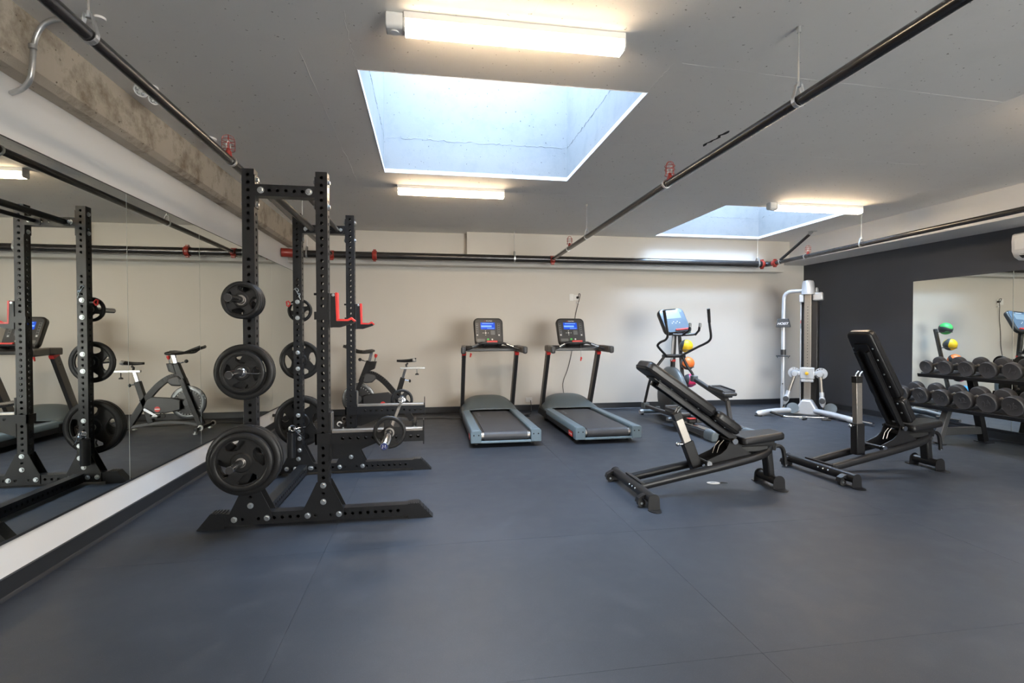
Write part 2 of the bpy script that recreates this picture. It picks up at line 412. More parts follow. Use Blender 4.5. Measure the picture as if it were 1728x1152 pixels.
# unseen window added behind the camera as fill light
FW = (2.0, 6.0, 0.25, 2.35)
struct(MB().prism([(XL, 0), (XR, 0), (XR, ZC), (XL, ZC)], T, frXZ(YF-T), [[(FW[0], FW[2]), (FW[1], FW[2]), (FW[1], FW[3]), (FW[0], FW[3])]]).build('wall_front', 'wallw', smooth=0))
wf = struct(link('window_3', None, None, (FW[0], YF, FW[2]))); offw = (FW[0], YF, FW[2])
for k in range(4):
    xa = FW[0]+(FW[1]-FW[0])*k/4; xb = FW[0]+(FW[1]-FW[0])*(k+1)/4
    MB(offw).prism([(xa, FW[2]), (xb, FW[2]), (xb, FW[3]), (xa, FW[3])], 0.06, frXZ(YF-0.10), [[(xa+0.03, FW[2]+0.03), (xb-0.03, FW[2]+0.03), (xb-0.03, FW[3]-0.03), (xa+0.03, FW[3]-0.03)]]).build('window_frame', 'black', wf, smooth=0)
    MB(offw).box(xa+0.03, xb-0.03, YF-0.075, YF-0.069, FW[2]+0.03, FW[3]-0.03).build('glass_pane', 'bronze', wf, smooth=0)
pv = MB().box(-6, 11, -14, YF-T, -0.22, -0.10).build('floor_outside', 'ceil', smooth=0); struct(pv)  # unseen ground added outside to bounce daylight in through that window
# proud band of the back wall above the pipe, right part
struct(MB().box(XL, 6.17, 8.07, YB, 2.358, ZC).build('wall_lintel', 'wall', smooth=0))
struct(MB().box(0.605, 6.17, 7.93, 8.07, 2.520, ZC).build('wall_bulkhead', 'wall', bevel=0.003, smooth=0))
# lowered soffit over the right wall
struct(MB().box(6.17, XR, YF, YB, 2.515, ZC).build('ceiling_soffit', 'wallw', bevel=0.004, smooth=0))
# raw concrete beam over the left wall, chamfered lower arris
bm_ = MB(); bm_.prism([(XL, 2.575), (-1.965, 2.575), (-1.925, 2.605), (-1.925, ZC), (XL, ZC)], YB-YF, frXZ(YF))
struct(bm_.build('ceiling_beam', 'beam', smooth=0))
# skirting
bh = 0.10
def skirt(name, poly, L, mtx):
    struct(MB().prism(poly, L, mtx).build(name, 'base', smooth=20))
skirt('baseboard_left', [(XL, 0), (XL+0.030, 0), (XL+0.018, 0.006), (XL+0.010, 0.014), (XL+0.010, bh), (XL, bh+0.003)], YB-YF, frXZ(YF))
skirt('baseboard_back', [(YB, 0), (YB-0.030, 0), (YB-0.018, 0.006), (YB-0.010, 0.014), (YB-0.010, bh), (YB, bh+0.003)], XR-XL, frYZ(XL))
skirt('baseboard_right', [(XR, 0), (XR-0.030, 0), (XR-0.018, 0.006), (XR-0.010, 0.014), (XR-0.010, bh), (XR, bh+0.003)], YB-YF, frXZ(YF))
# ceiling slab with two seen openings and two added for light
ST = 0.012
c_ = MB()
outer = [(XL-T, YF-T), (XR+T, YF-T), (XR+T, YB+T), (XL-T, YB+T)]
holes = [[(a-ST, c-ST), (a-ST, d+ST), (b+ST, d+ST), (b+ST, c-ST)] for (a, b, c, d) in SKYL]
c_.prism(outer, 0.23, frXY(ZC+0.02), holes)
c_.prism(outer, 0.02, frXY(ZC), [[(a, c), (a, d), (b, d), (b, c)] for (a, b, c, d) in SKYL])
ceil = struct(c_.build('ceiling', 'ceil', smooth=0))
# faint formwork ridges and one open crack in the slab
def ridge(p0, p1, w_=0.004, h_=0.0015, n=18, jit=0.006):
    rnd = random.Random(int(1000*(p0[0]+p1[1])))
    p0, p1 = Vector((*p0, ZC)), Vector((*p1, ZC)); d = (p1-p0).normalized(); s_ = Vector((-d.y, d.x, 0)); b = MB()
    prev = None; V = []; F = []
    for k in range(n+1):
        c = p0.lerp(p1, k/n) + s_*rnd.uniform(-jit, jit); ww = w_*rnd.uniform(0.3, 1)
        V += [c-s_*ww, c+s_*ww, c+Vector((0, 0, -h_*rnd.uniform(0.3, 1)))]
    for k in range(n):
        a, e = 3*k, 3*k+3
        F += [(a, a+2, e+2, e), (a+2, a+1, e+1, e+2)]
    b.add(V, F).build('formwork_ridge', 'ceil', ceil, smooth=0)
for a, b in [((1.47, 2.80), (3.9, 2.92)), ((1.50, 4.07), (5.4, 4.12)), ((0.86, 5.66), (3.5, 5.63)), ((3.88, 2.75), (3.95, 5.5)),
             ((0.52, 1.2), (0.53, 2.54)), ((-0.40, 2.6), (-0.41, 3.15)), ((-0.70, 3.0), (-0.71, 5.6)), ((1.42, 2.79), (1.42, 3.14)), ((-0.7, 5.68), (-0.35, 5.67))]:
    ridge(a, b)
rnd = random.Random(5); ck = MB(); V = []; F = []
for k in range(11):
    y = 3.66+0.34*k/10; x = 2.315-0.012*k/10*2+rnd.uniform(-0.012, 0.012); ww = rnd.uniform(0.006, 0.016)*(0.4 if k in (0, 10) else 1)
    V += [(x-ww, y, ZC-0.0015), (x+ww, y, ZC-0.0015), (x+ww, y, ZC), (x-ww, y, ZC)]
for k in range(10):
    a, e = 4*k, 4*k+4
    F += [(a, a+1, e+1, e), (a+1, a+2, e+2, e+1), (a+3, a, e, e+3)]
ck.add(V, F).build('open_crack', 'hole', ceil, smooth=0)

# skylights: shafts darkened below white, glazing on top; last two added for fill
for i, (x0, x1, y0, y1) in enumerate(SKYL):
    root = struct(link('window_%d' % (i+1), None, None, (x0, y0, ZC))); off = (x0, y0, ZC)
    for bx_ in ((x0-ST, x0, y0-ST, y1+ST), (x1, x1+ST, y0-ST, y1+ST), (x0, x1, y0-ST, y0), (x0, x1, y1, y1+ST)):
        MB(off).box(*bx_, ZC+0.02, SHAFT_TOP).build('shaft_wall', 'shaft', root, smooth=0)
    e = 0.006
    for bx_ in ((x0, x0+e, y0, y1), (x1-e, x1, y0, y1), (x0+e, x1-e, y1-e, y1), (x0+e, x1-e, y0, y0+e)):
        MB(off).box(*bx_, ZC-0.003, ZC+0.035).build('edge_bead', 'wallw', root, bevel=0.003, smooth=0)
    # pour joint round the shaft
    rj = random.Random(31+i); zj = 3.20
    for (pa, pb, nrm) in (((x0, y1), (x1, y1), (0, -1)), ((x0, y0), (x0, y1), (1, 0)), ((x1, y0), (x1, y1), (-1, 0))):
        b = MB(off); V = []; F = []; n = 70; N = Vector((*nrm, 0))
        for k in range(n+1):
            t = k/n; p = Vector((pa[0]+(pb[0]-pa[0])*t, pa[1]+(pb[1]-pa[1])*t, zj+rj.uniform(-0.012, 0.012))) + N*0.0005
            ww = rj.uniform(0.0015, 0.005)
            V += [p+Vector((0, 0, -ww)), p+Vector((0, 0, ww)), p+N*rj.uniform(0.0, 0.0035)]
        for k in range(n):
            a, e2 = 3*k, 3*k+3; F += [(a, a+2, e2+2, e2), (a+2, a+1, e2+1, e2+2)]
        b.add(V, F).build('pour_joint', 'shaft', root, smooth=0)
    MB(off).box(x0-ST, x1+ST, y0-ST, y1+ST, SHAFT_TOP, SHAFT_TOP+0.012).build('glass_pane', 'glass', root, smooth=0)

# ------------------------------------------------------------------ mirrors
MX = -2.038
M['pedge'] = mat('polished_glass_edge', (0.62, 0.66, 0.62), 0.25, noise=0.05)
lab = {1.65: 'left wall mirror panel nearest the camera, outside the left frame edge',
       2.78: 'left wall mirror panel reflecting the treadmill and half rack uprights',
       3.907: 'left wall mirror panel reflecting the exercise bike saddle and frame, between two seams',
       5.04: 'left wall mirror panel seen behind the near plate pegs of the rack',
       6.12: 'left wall mirror panel between the rack rear uprights, just right of the near one',
       7.20: 'narrow-looking last left wall mirror panel in the corner by the back wall'}
eds = [1.65, 2.78, 3.907, 5.04, 6.12, 7.20, 8.325]
for i in range(6):
    g = 0.0016
    o = MB((MX, eds[i], 0.285)).box(MX-0.006, MX, eds[i]+g, eds[i+1]-g, 0.285, 2.255).build('mirror_panel', 'mirror', None, smooth=0)
    o.location = (MX, eds[i], 0.285); MB((MX, eds[i], 0.285)).box(MX-0.006, MX+0.0004, eds[i+1]-g-0.0025, eds[i+1]-g, 0.285, 2.255).build('polished_edge', 'pedge', o, smooth=0); tag(o, lab[eds[i]], 'mirror', 'mirror panels on the left wall')
struct(MB().box(XL, MX+0.003, 1.65, 8.325, 0.270, 0.2845).build('trim_1', 'base', bevel=0.002, smooth=0))
struct(MB().box(XL, MX+0.002, 1.65, 8.325, 2.2555, 2.2605).build('trim_3', 'base', smooth=0))
MR = 6.758
labr = ['right wall mirror panel reflecting the medicine balls behind the dumbbell rack', 'right wall mirror panel at the frame edge reflecting the cross trainer',
        'right wall mirror panel outside the frame']
er = [6.19, 4.94, 3.69]
for i in range(2):
    g = 0.0016
    o = MB((MR, er[i+1], 0.135)).box(MR, MR+0.006, er[i+1]+g, er[i]-g, 0.135, 2.012).build('mirror_panel', 'mirror', None, smooth=0)
    o.location = (MR, er[i+1], 0.135); MB((MR, er[i+1], 0.135)).box(MR-0.0004, MR+0.006, er[i]-g-0.004, er[i]-g, 0.135, 2.012).build('polished_edge', 'pedge', o, smooth=0); tag(o, labr[i], 'mirror', 'mirror panels on the right wall')
struct(MB().box(MR-0.004, XR, 3.69, 6.19, 0.112, 0.1345).build('trim_2', 'base', bevel=0.002, smooth=0))

# ------------------------------------------------------------------ ceiling battens
def batten(x0, yc, L, label, sensor=False):
    t = thing('batten_light', label, 'ceiling light', (x0, yc, ZC), 0, 'linear ceiling lights'); o = (x0, yc, ZC)
    MB(o).box(x0, x0+L, yc-0.046, yc+0.046, ZC-0.034, ZC).build('housing', 'white', t, bevel=0.003)
    prof = [(-0.044, ZC-0.034), (-0.044, ZC-0.075), (-0.030, ZC-0.088), (0.030, ZC-0.088), (0.044, ZC-0.075), (0.044, ZC-0.034)]
    MB(o).prism([(yc-0.044, ZC-0.0735), (yc-0.030, ZC-0.088), (yc+0.030, ZC-0.088), (yc+0.044, ZC-0.0735)], L-0.016, frYZ(x0+0.008)).build('diffuser', 'lamp', t, smooth=20)
    for sg in (-1, 1): MB(o).box(x0+0.008, x0+L-0.008, yc+sg*0.044-0.001, yc+sg*0.044+0.001, ZC-0.073, ZC-0.034).build('diffuser_side', 'lampside', t, smooth=0)
    for xx in (x0, x0+L-0.008):
        MB(o).prism([(yc+a*1.04, b if b > ZC-0.04 else b-0.002) for a, b in prof], 0.008, frYZ(xx)).build('end_cap', 'white', t, smooth=20)
    if sensor:
        s_ = MB(o).prism(rrect(0.085, 0.082, 0.018, 4, yc, ZC-0.041), 0.085, frYZ(x0-0.086)).build('sensor_housing', 'white', t, bevel=0.006)
        MB(o).cyl((x0-0.045, yc, ZC-0.082), (x0-0.045, yc, ZC-0.089), 0.022, 20).build('sensor_lens', 'wtext', t)
    return t
batten(-0.11, 2.605, 1.14, 'large lit linear ceiling light with sensor end, in front of the big skylight', True)
batten(-0.31, 5.575, 1.145, 'small-looking lit linear ceiling light behind the big skylight')
batten(4.15, 5.595, 1.18, 'lit linear ceiling light at the near edge of the far right skylight', True)
batten(4.15, 2.600, 1.18, 'lit linear ceiling light outside the frame on the right')
batten(-0.11, -1.40, 1.14, 'lit linear ceiling light behind the camera on the left')  # this and the next are unseen lamps added to brighten the room
batten(4.15, -1.40, 1.18, 'lit linear ceiling light behind the camera on the right')

# ------------------------------------------------------------------ sprinkler pipes
ZP = 2.487; YP = 7.80; ZM = 2.446
def coupling(parent, p0, p1, r, off, name='coupling'):
    p0, p1 = Vector(p0), Vector(p1); d = (p1-p0).normalized(); L = (p1-p0).length
    b = MB(off); b.tube([p0, p0+d*0.15*L, p0+d*0.2*L, p1-d*0.2*L, p1-d*0.15*L, p1], [r*0.96, r*1.0, r*0.93, r*0.93, r*1.0, r*0.96], 18)
    s_ = d.cross(Vector((0, 0, 1))); s_ = Vector((1, 0, 0)) if s_.length < 0.1 else s_.normalized()
    c = (p0+p1)/2
    b.obox(c+Vector((0, 0, r+0.006)), (0.04, 0.04, 0.02)); b.obox(c-Vector((0, 0, r+0.006)), (0.04, 0.04, 0.02))
    return b.build(name, 'redpaint', parent, smooth=40)
o_ = (-1.9, YP, ZM)
mp = thing('sprinkler_main', 'thick black sprinkler main running along the top of the back wall', 'pipe', o_)
MB(o_).tube([(-1.80, YP, ZM), (5.56, YP, ZM)], 0.053, 20).build('pipe', 'pipe', mp)
MB(o_).tube([(-2.045, YP-0.10, ZM), (-1.97, YP-0.085, ZM), (-1.91, YP-0.04, ZM), (-1.86, YP-0.01, ZM), (-1.80, YP, ZM)], 0.062, 18).build('elbow', 'redpaint', mp)
coupling(mp, (-1.87, YP, ZM), (-1.78, YP, ZM), 0.076, o_)
coupling(mp, (-0.80, YP, ZM), (-0.735, YP, ZM), 0.072, o_)
coupling(mp, (5.53, YP, ZM), (5.575, YP, ZM), 0.064, o_)
MB(o_).tube([(5.55, YP, ZM), (5.62, YP, ZM), (5.665, YP-0.05, ZM), (5.67, YP-0.11, ZM)], 0.040, 16).build('elbow', 'pipe', mp)
def branch(pts, r, label, tee):
    o = pts[0]; t = thing('sprinkler_branch', label, 'pipe', o)
    MB(o).tube(pts, r, 18).build('pipe', 'pipe', t)
    c = Vector(tee)
    b = MB(o); b.tube([c+Vector((-0.035, 0, 0)), c+Vector((0.035, 0, 0))], 0.060, 18); b.tube([c, c+Vector((0, -0.10, 0))], [0.040, 0.034], 16)
    b.obox(c+Vector((0.0, -0.03, -0.07)), (0.05, 0.03, 0.03))
    b.build('tee_saddle', 'redpaint', t, smooth=40)
    return t
branch([(-1.375, YP-0.05, ZM), (-1.34, 4.0, ZP), (-1.33, 1.0, ZP), (-1.33, -2.6, ZP)], 0.027, 'black sprinkler pipe running along the left side above the mirror', (-1.375, YP, ZM))
branch([(1.93, YP-0.05, ZM), (1.90, 4.0, ZP), (1.885, 1.0, ZP), (1.885, -2.6, ZP)], 0.028, 'black sprinkler pipe crossing the ceiling right of the big skylight', (1.93, YP, ZM))
o3 = (5.67, YP-0.12, ZM)
t3 = thing('sprinkler_branch', 'black sprinkler pipe running along the white soffit on the right', 'pipe', o3)
MB(o3).tube([(5.67, YP-0.10, ZM), (5.70, 4.0, ZP), (5.70, -2.6, ZP)], 0.030, 18).build('pipe', 'pipe', t3)
coupling(t3, (5.67, YP-0.20, ZM), (5.67, YP-0.13, ZM), 0.050, o3)
ob = (5.67, 7.50, ZM)
br = thing('sway_brace', 'short diagonal black pipe brace from pipe corner up to the ceiling', 'pipe brace', ob)
MB(ob).tube([(5.665, 7.50, ZM+0.03), (5.865, 7.10, 2.82)], 0.022, 14).build('brace_pipe', 'pipe', br)
MB(ob).tube([(5.855, 7.14, 2.80), (5.875, 7.06, ZC-0.005)], 0.024, 8).build('ceiling_bracket', 'galv', br)
MB(ob).box(5.83, 5.92, 7.0, 7.09, ZC-0.008, ZC).build('foot_plate', 'galv', br)
MB(ob).lathe([(0.034, -0.012), (0.040, -0.012), (0.040, 0.012), (0.034, 0.012)], fr((5.672, 7.50, ZM), (1, 0, 0), (0, 0, 1), (0, -1, 0)), 20, True).build('pipe_clamp', 'galv', br)

def hanger(x, y, z, r, d, label):
    """threaded rod from slab, clevis ring round a pipe running along d"""
    o = (x, y, z); t = thing('pipe_hanger', label, 'pipe hanger', o, 0, 'sprinkler pipe hangers')
    MB(o).cyl((x, y, z+r+0.05), (x, y, ZC), 0.0045, 8).build('threaded_rod', 'galv', t)
    MB(o).cyl((x, y, ZC-0.03), (x, y, ZC), 0.010, 10).build('anchor', 'galv', t)
    e = Vector((0, 1, 0)) if d == 'y' else Vector((1, 0, 0)); s_ = Vector((1, 0, 0)) if d == 'y' else Vector((0, 1, 0))
    P = [(0.012, r+0.055), (r*0.75, r+0.02), (r+0.004, r*0.3)]
    ring = []
    for a, b in P: ring.append((a, b))
    for k in range(9):
        an = R(0-180*k/8); ring.append(((r+0.004)*math.cos(an), (r+0.004)*math.sin(an)))
    for a, b in reversed(P): ring.append((-a, b))
    b = MB(o); c = Vector(o)
    path = [c + s_*a + Vector((0, 0, bb)) for a, bb in ring]
    for i in range(len(path)-1): b.bar(path[i], path[i+1], 0.024, 0.004, s_.cross(Vector((0, 0, 1))) if False else (path[i+1]-path[i]).cross(e))
    b.build('clevis_ring', 'galv', t, smooth=0)
    MB(o).tube([c+Vector((0, 0, r+0.04)), c+Vector((0, 0, r+0.066))], 0.011, 6).build('nut', 'zinc', t)
hanger(-1.332, 2.31, ZP, 0.028, 'y', 'galvanised pipe hanger on the left pipe, at top left of the frame')
hanger(-1.358, 5.95, 2.466, 0.028, 'y', 'galvanised pipe hanger on the left pipe, behind the rack top')
hanger(1.888, 2.37, ZP, 0.029, 'y', 'long galvanised pipe hanger on the pipe right of the big skylight')
hanger(1.917, 6.0, 2.466, 0.029, 'y', 'small pipe hanger on the pipe right of the batten light behind the skylight')
hanger(5.686, 5.95, 2.466, 0.030, 'y', 'pipe hanger on the pipe along the right soffit')
hanger(-1.72, YP, ZM, 0.054, 'x', 'pipe hanger on the main pipe close to the left corner')
hanger(1.329, YP, ZM, 0.054, 'x', 'pipe hanger in the middle of the main pipe above the treadmills')
hanger(5.47, YP, ZM, 0.054, 'x', 'pipe hanger at the right end of the main pipe')

def sprinkler(x, y, label, zz0=ZP):
    z = zz0+0.026; o = (x, y, z)
    t = thing('caged_sprinkler', label, 'sprinkler', o, 0, 'red caged sprinkler heads')
    MB(o).tube([(x, y, z-0.012), (x, y, z+0.022), (x, y, z+0.028), (x, y, z+0.045)], [0.024, 0.020, 0.014, 0.010], 12).build('fitting', 'redpaint', t)
    b = MB(o); b.tube([(x-0.012, y, z+0.045), (x-0.014, y, z+0.075), (x, y, z+0.095)], 0.003, 6); b.tube([(x+0.012, y, z+0.045), (x+0.014, y, z+0.075), (x, y, z+0.095)], 0.003, 6)
    b.cyl((x, y, z+0.093), (x, y, z+0.097), 0.016, 12); b.build('frame_arms', 'galv', t)
    c = MB(o); hh = 0.135
    for k in range(2):
        a = PI*k/2+0.4; dx, dy = 0.040*math.cos(a), 0.040*math.sin(a)
        P = [(x-dx, y-dy, z+0.03)] + [(x-dx*math.cos(q), y-dy*math.cos(q), z+hh-0.04+0.04*math.sin(q)) for q in [PI*j/8 for j in range(9)]] + [(x+dx, y+dy, z+0.03)]
        c.tube(P, 0.0022, 6)
    for zz in (0.03, 0.07, 0.098):
        c.tube([(x+0.040*math.cos(2*PI*k/16), y+0.040*math.sin(2*PI*k/16), z+zz) for k in range(17)], 0.0022, 6, False)
    c.build('wire_cage', 'redpaint', t)
    MB(o).lathe([(0.029, -0.010), (0.036, -0.010), (0.036, 0.010), (0.029, 0.010)], fr((x, y+0.055, z-0.026), (1, 0, 0), (0, 0, 1), (0, 1, 0)), 20, True).build('pipe_clip', 'galv', t)
sprinkler(-1.335, 3.77, 'red caged sprinkler on the left pipe above the mirror')
sprinkler(1.895, 3.80, 'red caged sprinkler on the pipe right of the big skylight')
sprinkler(1.923, 6.78, 'red caged sprinkler at the far end of the middle pipe', 2.456)
sprinkler(5.677, 6.90, 'red caged sprinkler on the pipe along the right soffit', 2.454)

# ------------------------------------------------------------------ small ceiling and wall fittings
oe = (-1.742, 3.60, ZC)
t = thing('emergency_spotlight', 'white twin-head emergency spotlight on the ceiling above the left beam', 'emergency light', oe)
MB(oe).cyl((-1.742, 3.60, ZC), (-1.742, 3.60, ZC-0.02), 0.055, 24).build('base', 'white', t, bevel=0.004)
MB(oe).cyl((-1.742, 3.60, ZC-0.02), (-1.742, 3.60, ZC-0.05), 0.018, 14).build('stem', 'white', t)
for (hx, hy, rr) in ((-1.752, 3.535, 0.040), (-1.735, 3.655, 0.034)):
    h_ = MB(oe).lathe([(0, 0.03), (rr*0.7, 0.028), (rr, 0.0), (rr, -0.012), (rr*0.88, -0.014), (rr*0.85, -0.008), (0, -0.008)], Matrix.Translation((hx, hy, ZC-0.055)) @ Matrix.Rotation(R(-50), 4, 'X'), 24).build('lamp_head', 'white', t)
    l = MB(oe)
    for k in range(5): l.sphere(Vector((hx, hy, ZC-0.055)) + Matrix.Rotation(R(-50), 3, 'X') @ Vector((0.5*rr*math.cos(2*PI*k/5), 0.5*rr*math.sin(2*PI*k/5), -0.009)), rr*0.26, 10, 6)
    l.build('reflector', 'galv', h_)
od = (-1.735, 4.47, ZC)
t = thing('smoke_detector', 'white round detector on the ceiling just behind the left pipe', 'detector', od)
MB(od).lathe([(0.062, 0), (0.062, -0.012), (0.050, -0.016)], Matrix.Translation(od), 28).build('base', 'white', t)
MB(od).lathe([(0.052, -0.016), (0.050, -0.040), (0.030, -0.050), (0, -0.050)], Matrix.Translation(od), 28).build('cover', 'white', t)
oc = (-1.70, 2.86, ZC)
t = thing('conduit', 'grey bent metal conduit running over the concrete beam at top left', 'conduit', oc)
MB(oc).tube(smooth_path([(-1.62, 2.86, ZC-0.016), (-1.76, 2.87, ZC-0.016), (-1.85, 2.875, ZC-0.045), (-1.898, 2.88, ZC-0.13), (-1.905, 2.87, 2.60), (-1.925, 2.88, 2.535), (-1.98, 2.91, 2.505), (-2.046, 2.94, 2.495)], 6), 0.0125, 12).build('tube', 'galv', t)
MB(oc).cyl((-1.60, 2.86, ZC), (-1.60, 2.86, ZC-0.012), 0.026, 24).build('junction_cover', 'ceil', t)
MB(oc).lathe([(0.0135, -0.012), (0.017, -0.010), (0.017, 0.010), (0.0135, 0.012)], Matrix.Translation((-1.9035, 2.874, 2.70)), 16, True).build('coupler', 'galv', t)

def outlet(x, y, z, face, label, plug=True, wdt=0.115, hgt=0.075, cord=False):
    """face '-y' (back wall) or '+x' (left wall)"""
    t = thing('wall_outlet', label, 'outlet', (x, y, z), 0 if face == '-y' else R(90))
    MB().prism(rrect(wdt, hgt, 0.008, 3), 0.010, fr((0, 0, 0), (1, 0, 0), (0, 0, 1), (0, -1, 0))).build('faceplate', 'white', t, bevel=0.002)
    for sx in ((-wdt/4, wdt/4) if wdt > 0.09 else (0,)):
        MB().prism(rrect(0.032, 0.034, 0.004, 2, sx, 0), 0.013, fr((0, 0, 0), (1, 0, 0), (0, 0, 1), (0, -1, 0))).build('socket', 'wtext', t, bevel=0.001)
    if plug:
        MB().tube([(wdt*0.25, -0.012, 0), (wdt*0.25, -0.05, 0), (wdt*0.25, -0.055, -0.01)], [0.021, 0.018, 0.010], 14).build('plug', 'cable', t)
    return t
outlet(2.395, YB, 1.895, '-y', 'white wall switch plate left of the plugged outlet above the treadmills', False, 0.075, 0.115)
outlet(2.475, YB, 1.893, '-y', 'white plugged outlet high on the back wall above the right treadmill', True, 0.08, 0.09)
outlet(1.66, YB, 0.185, '-y', 'white low outlet on the back wall between the two treadmills', False)
outlet(XL, 7.18, 0.205, '+x', 'white low plugged outlet on the left wall under the mirror', True, 0.10, 0.10)
cb = MB((2.49, 8.28, 1.88)); cb.tube(smooth_path([(2.495, 8.275, 1.885), (2.50, 8.25, 1.95), (2.53, 8.27, 1.93), (2.50, 8.28, 1.80), (2.46, 8.315, 1.60), (2.42, 8.32, 1.30), (2.40, 8.322, 1.0), (2.33, 8.32, 0.70), (2.24, 8.31, 0.45), (2.22, 8.1, 0.20), (2.20, 7.85, 0.13)], 5), 0.005, 8)
o = cb.build('power_cord', 'cable'); o.location = (2.49, 8.28, 1.88); tag(o, 'black power cord hanging from the high outlet behind the right treadmill', 'cord')
MB((2.49, 8.28, 1.88)).box(2.47, 2.525, 8.295, 8.312, 1.79, 1.815).build('cord_tag', 'wtext', o)
cb = MB((-0.2, 7.9, 0.006)); cb.tube(smooth_path([(-2.00, 7.20, 0.20), (-1.96, 7.35, 0.05), (-1.9, 7.6, 0.006), (-1.2, 7.95, 0.006), (-0.3, 7.8, 0.006), (0.1, 7.82, 0.006), (0.45, 7.70, 0.006), (0.62, 7.68, 0.05)], 6), 0.006, 8)
o = cb.build('power_cord', 'cable'); o.location = (-0.2, 7.9, 0.006); tag(o, 'black power cord on the floor along the back wall left of the treadmills', 'cord')
cb = MB((1.5, 7.9, 0.006)); cb.tube(smooth_path([(1.25, 7.70, 0.06), (1.33, 7.80, 0.006), (1.5, 7.86, 0.006), (1.56, 7.78, 0.006), (1.44, 7.72, 0.006), (1.50, 7.84, 0.012), (1.62, 8.00, 0.006), (1.68, 8.23, 0.05), (1.69, 8.315, 0.175)], 6), 0.006, 8)
o = cb.build('power_cord', 'cable'); o.location = (1.5, 7.9, 0.006); tag(o, 'coiled black power cord on the floor between the two treadmills', 'cord')

# air conditioner, top right
oa = (XR, 4.83, 2.10)
t = thing('air_conditioner', 'white split air conditioner high on the charcoal wall at right edge', 'air conditioner', oa)
prof = [(XR, 2.115), (XR-0.10, 2.115), (XR-0.165, 2.15), (XR-0.20, 2.215), (XR-0.205, 2.33), (XR-0.195, 2.405), (XR-0.17, 2.415), (XR, 2.415)]
MB(oa).prism(prof, 0.86, frXZ(3.97)).build('casing', 'white', t, bevel=0.012)
MB(oa).prism([(XR-0.2065, 2.225), (XR-0.2085, 2.33), (XR-0.200, 2.36), (XR-0.198, 2.225)], 0.78, frXZ(4.01)).build('front_panel', 'white', t, bevel=0.003)
MB(oa).bar((XR-0.17, 4.05, 2.155), (XR-0.17, 4.75, 2.155), 0.05, 0.022, (0.55, 0, 0.8)).build('air_slot', 'hole', t)
MB(oa).bar((XR-0.186, 4.06, 2.158), (XR-0.186, 4.74, 2.158), 0.04, 0.006, (0.55, 0, 0.8)).build('louvre', 'white', t)

# ================================================================== POWER RACK
XRU, XFU, YN, YFU, HR, W = -1.204, -0.741, 3.62, 4.90, 2.3815, 0.076
HS = 0.0508
def ptube(off, p0, axis, L, w_, faces, t=0.006, rh=0.0118, start=0.0254, skip=(), pitch=HS):
    """square tube with a punched hole every 2 inches. p0 = minimum corner, axis = run direction, faces = which sides carry holes"""
    b = MB(off); p0 = Vector(p0)
    ax = {'x': Vector((1, 0, 0)), 'y': Vector((0, 1, 0)), 'z': Vector((0, 0, 1))}[axis]
    a1, a2 = {'x': ('y', 'z'), 'y': ('x', 'z'), 'z': ('x', 'y')}[axis]
    E_ = {'x': Vector((1, 0, 0)), 'y': Vector((0, 1, 0)), 'z': Vector((0, 0, 1))}
    c = p0 + E_[a1]*w_/2 + E_[a2]*w_/2
    sides = []
    for a, oth in ((a1, a2), (a2, a1)):
        for sg in (-1, 1): sides.append((('+' if sg > 0 else '-')+a, E_[a]*sg, E_[oth]))
    N = 12
    for nm, nrm, across in sides:
        base = c + nrm*w_/2
        def P(u, s_, d=0.0): return base + across*u + ax*s_ - nrm*d
        if nm not in faces:
            b.add([P(-w_/2, 0), P(w_/2, 0), P(w_/2, L), P(-w_/2, L)], [(0, 1, 2, 3)]); continue
        s_ = 0.0; k = 0
        if start > pitch/2: b.add([P(-w_/2, 0), P(w_/2, 0), P(w_/2, start-pitch/2), P(-w_/2, start-pitch/2)], [(0, 1, 2, 3)])
        pos = start; last = max(0.0, start-pitch/2)
        while pos + pitch/2 <= L + 1e-6:
            lo, hi = pos-pitch/2, pos+pitch/2
            if any(q0 <= pos <= q1 for q0, q1 in skip if True) and nm in ('-y', '+y'):
                b.add([P(-w_/2, lo), P(w_/2, lo), P(w_/2, hi), P(-w_/2, hi)], [(0, 1, 2, 3)])
            else:
                V = []
                angs = sorted(set([round(2*PI*q/N, 6) for q in range(N)] + [round(math.atan2(sy*pitch/2, sx*w_/2) % (2*PI), 6) for sx in (1, -1) for sy in (1, -1)]))
                n = len(angs)
                for an in angs:
                    ca, sa = math.cos(an), math.sin(an)
                    kk = min((w_/2)/abs(ca) if abs(ca) > 1e-9 else 9, (pitch/2)/abs(sa) if abs(sa) > 1e-9 else 9)
                    V += [P(kk*ca, pos+kk*sa), P(rh*ca, pos+rh*sa), P(rh*ca, pos+rh*sa, t)]
                F = []
                for i in range(n):
                    j = (i+1) % n
                    F += [(3*i, 3*j, 3*j+1, 3*i+1), (3*i+1, 3*j+1, 3*j+2, 3*i+2)]
                b.add(V, F)
            last = hi; pos += pitch
        if last < L-1e-6: b.add([P(-w_/2, last), P(w_/2, last), P(w_/2, L), P(-w_/2, L)], [(0, 1, 2, 3)])
    for s_ in (0, L):
        q = c + ax*s_
        b.add([q + E_[a1]*i*w_/2 + E_[a2]*j*w_/2 for i, j in ((-1, -1), (1, -1), (1, 1), (-1, 1))], [(0, 1, 2, 3)])
    return b
OR = (-0.95, 4.3, 0)
rack = thing('half_rack', 'black punched steel half rack with weight storage, in front of the left mirrors', 'power rack', OR)
ALL4 = ('-x', '+x', '-y', '+y')
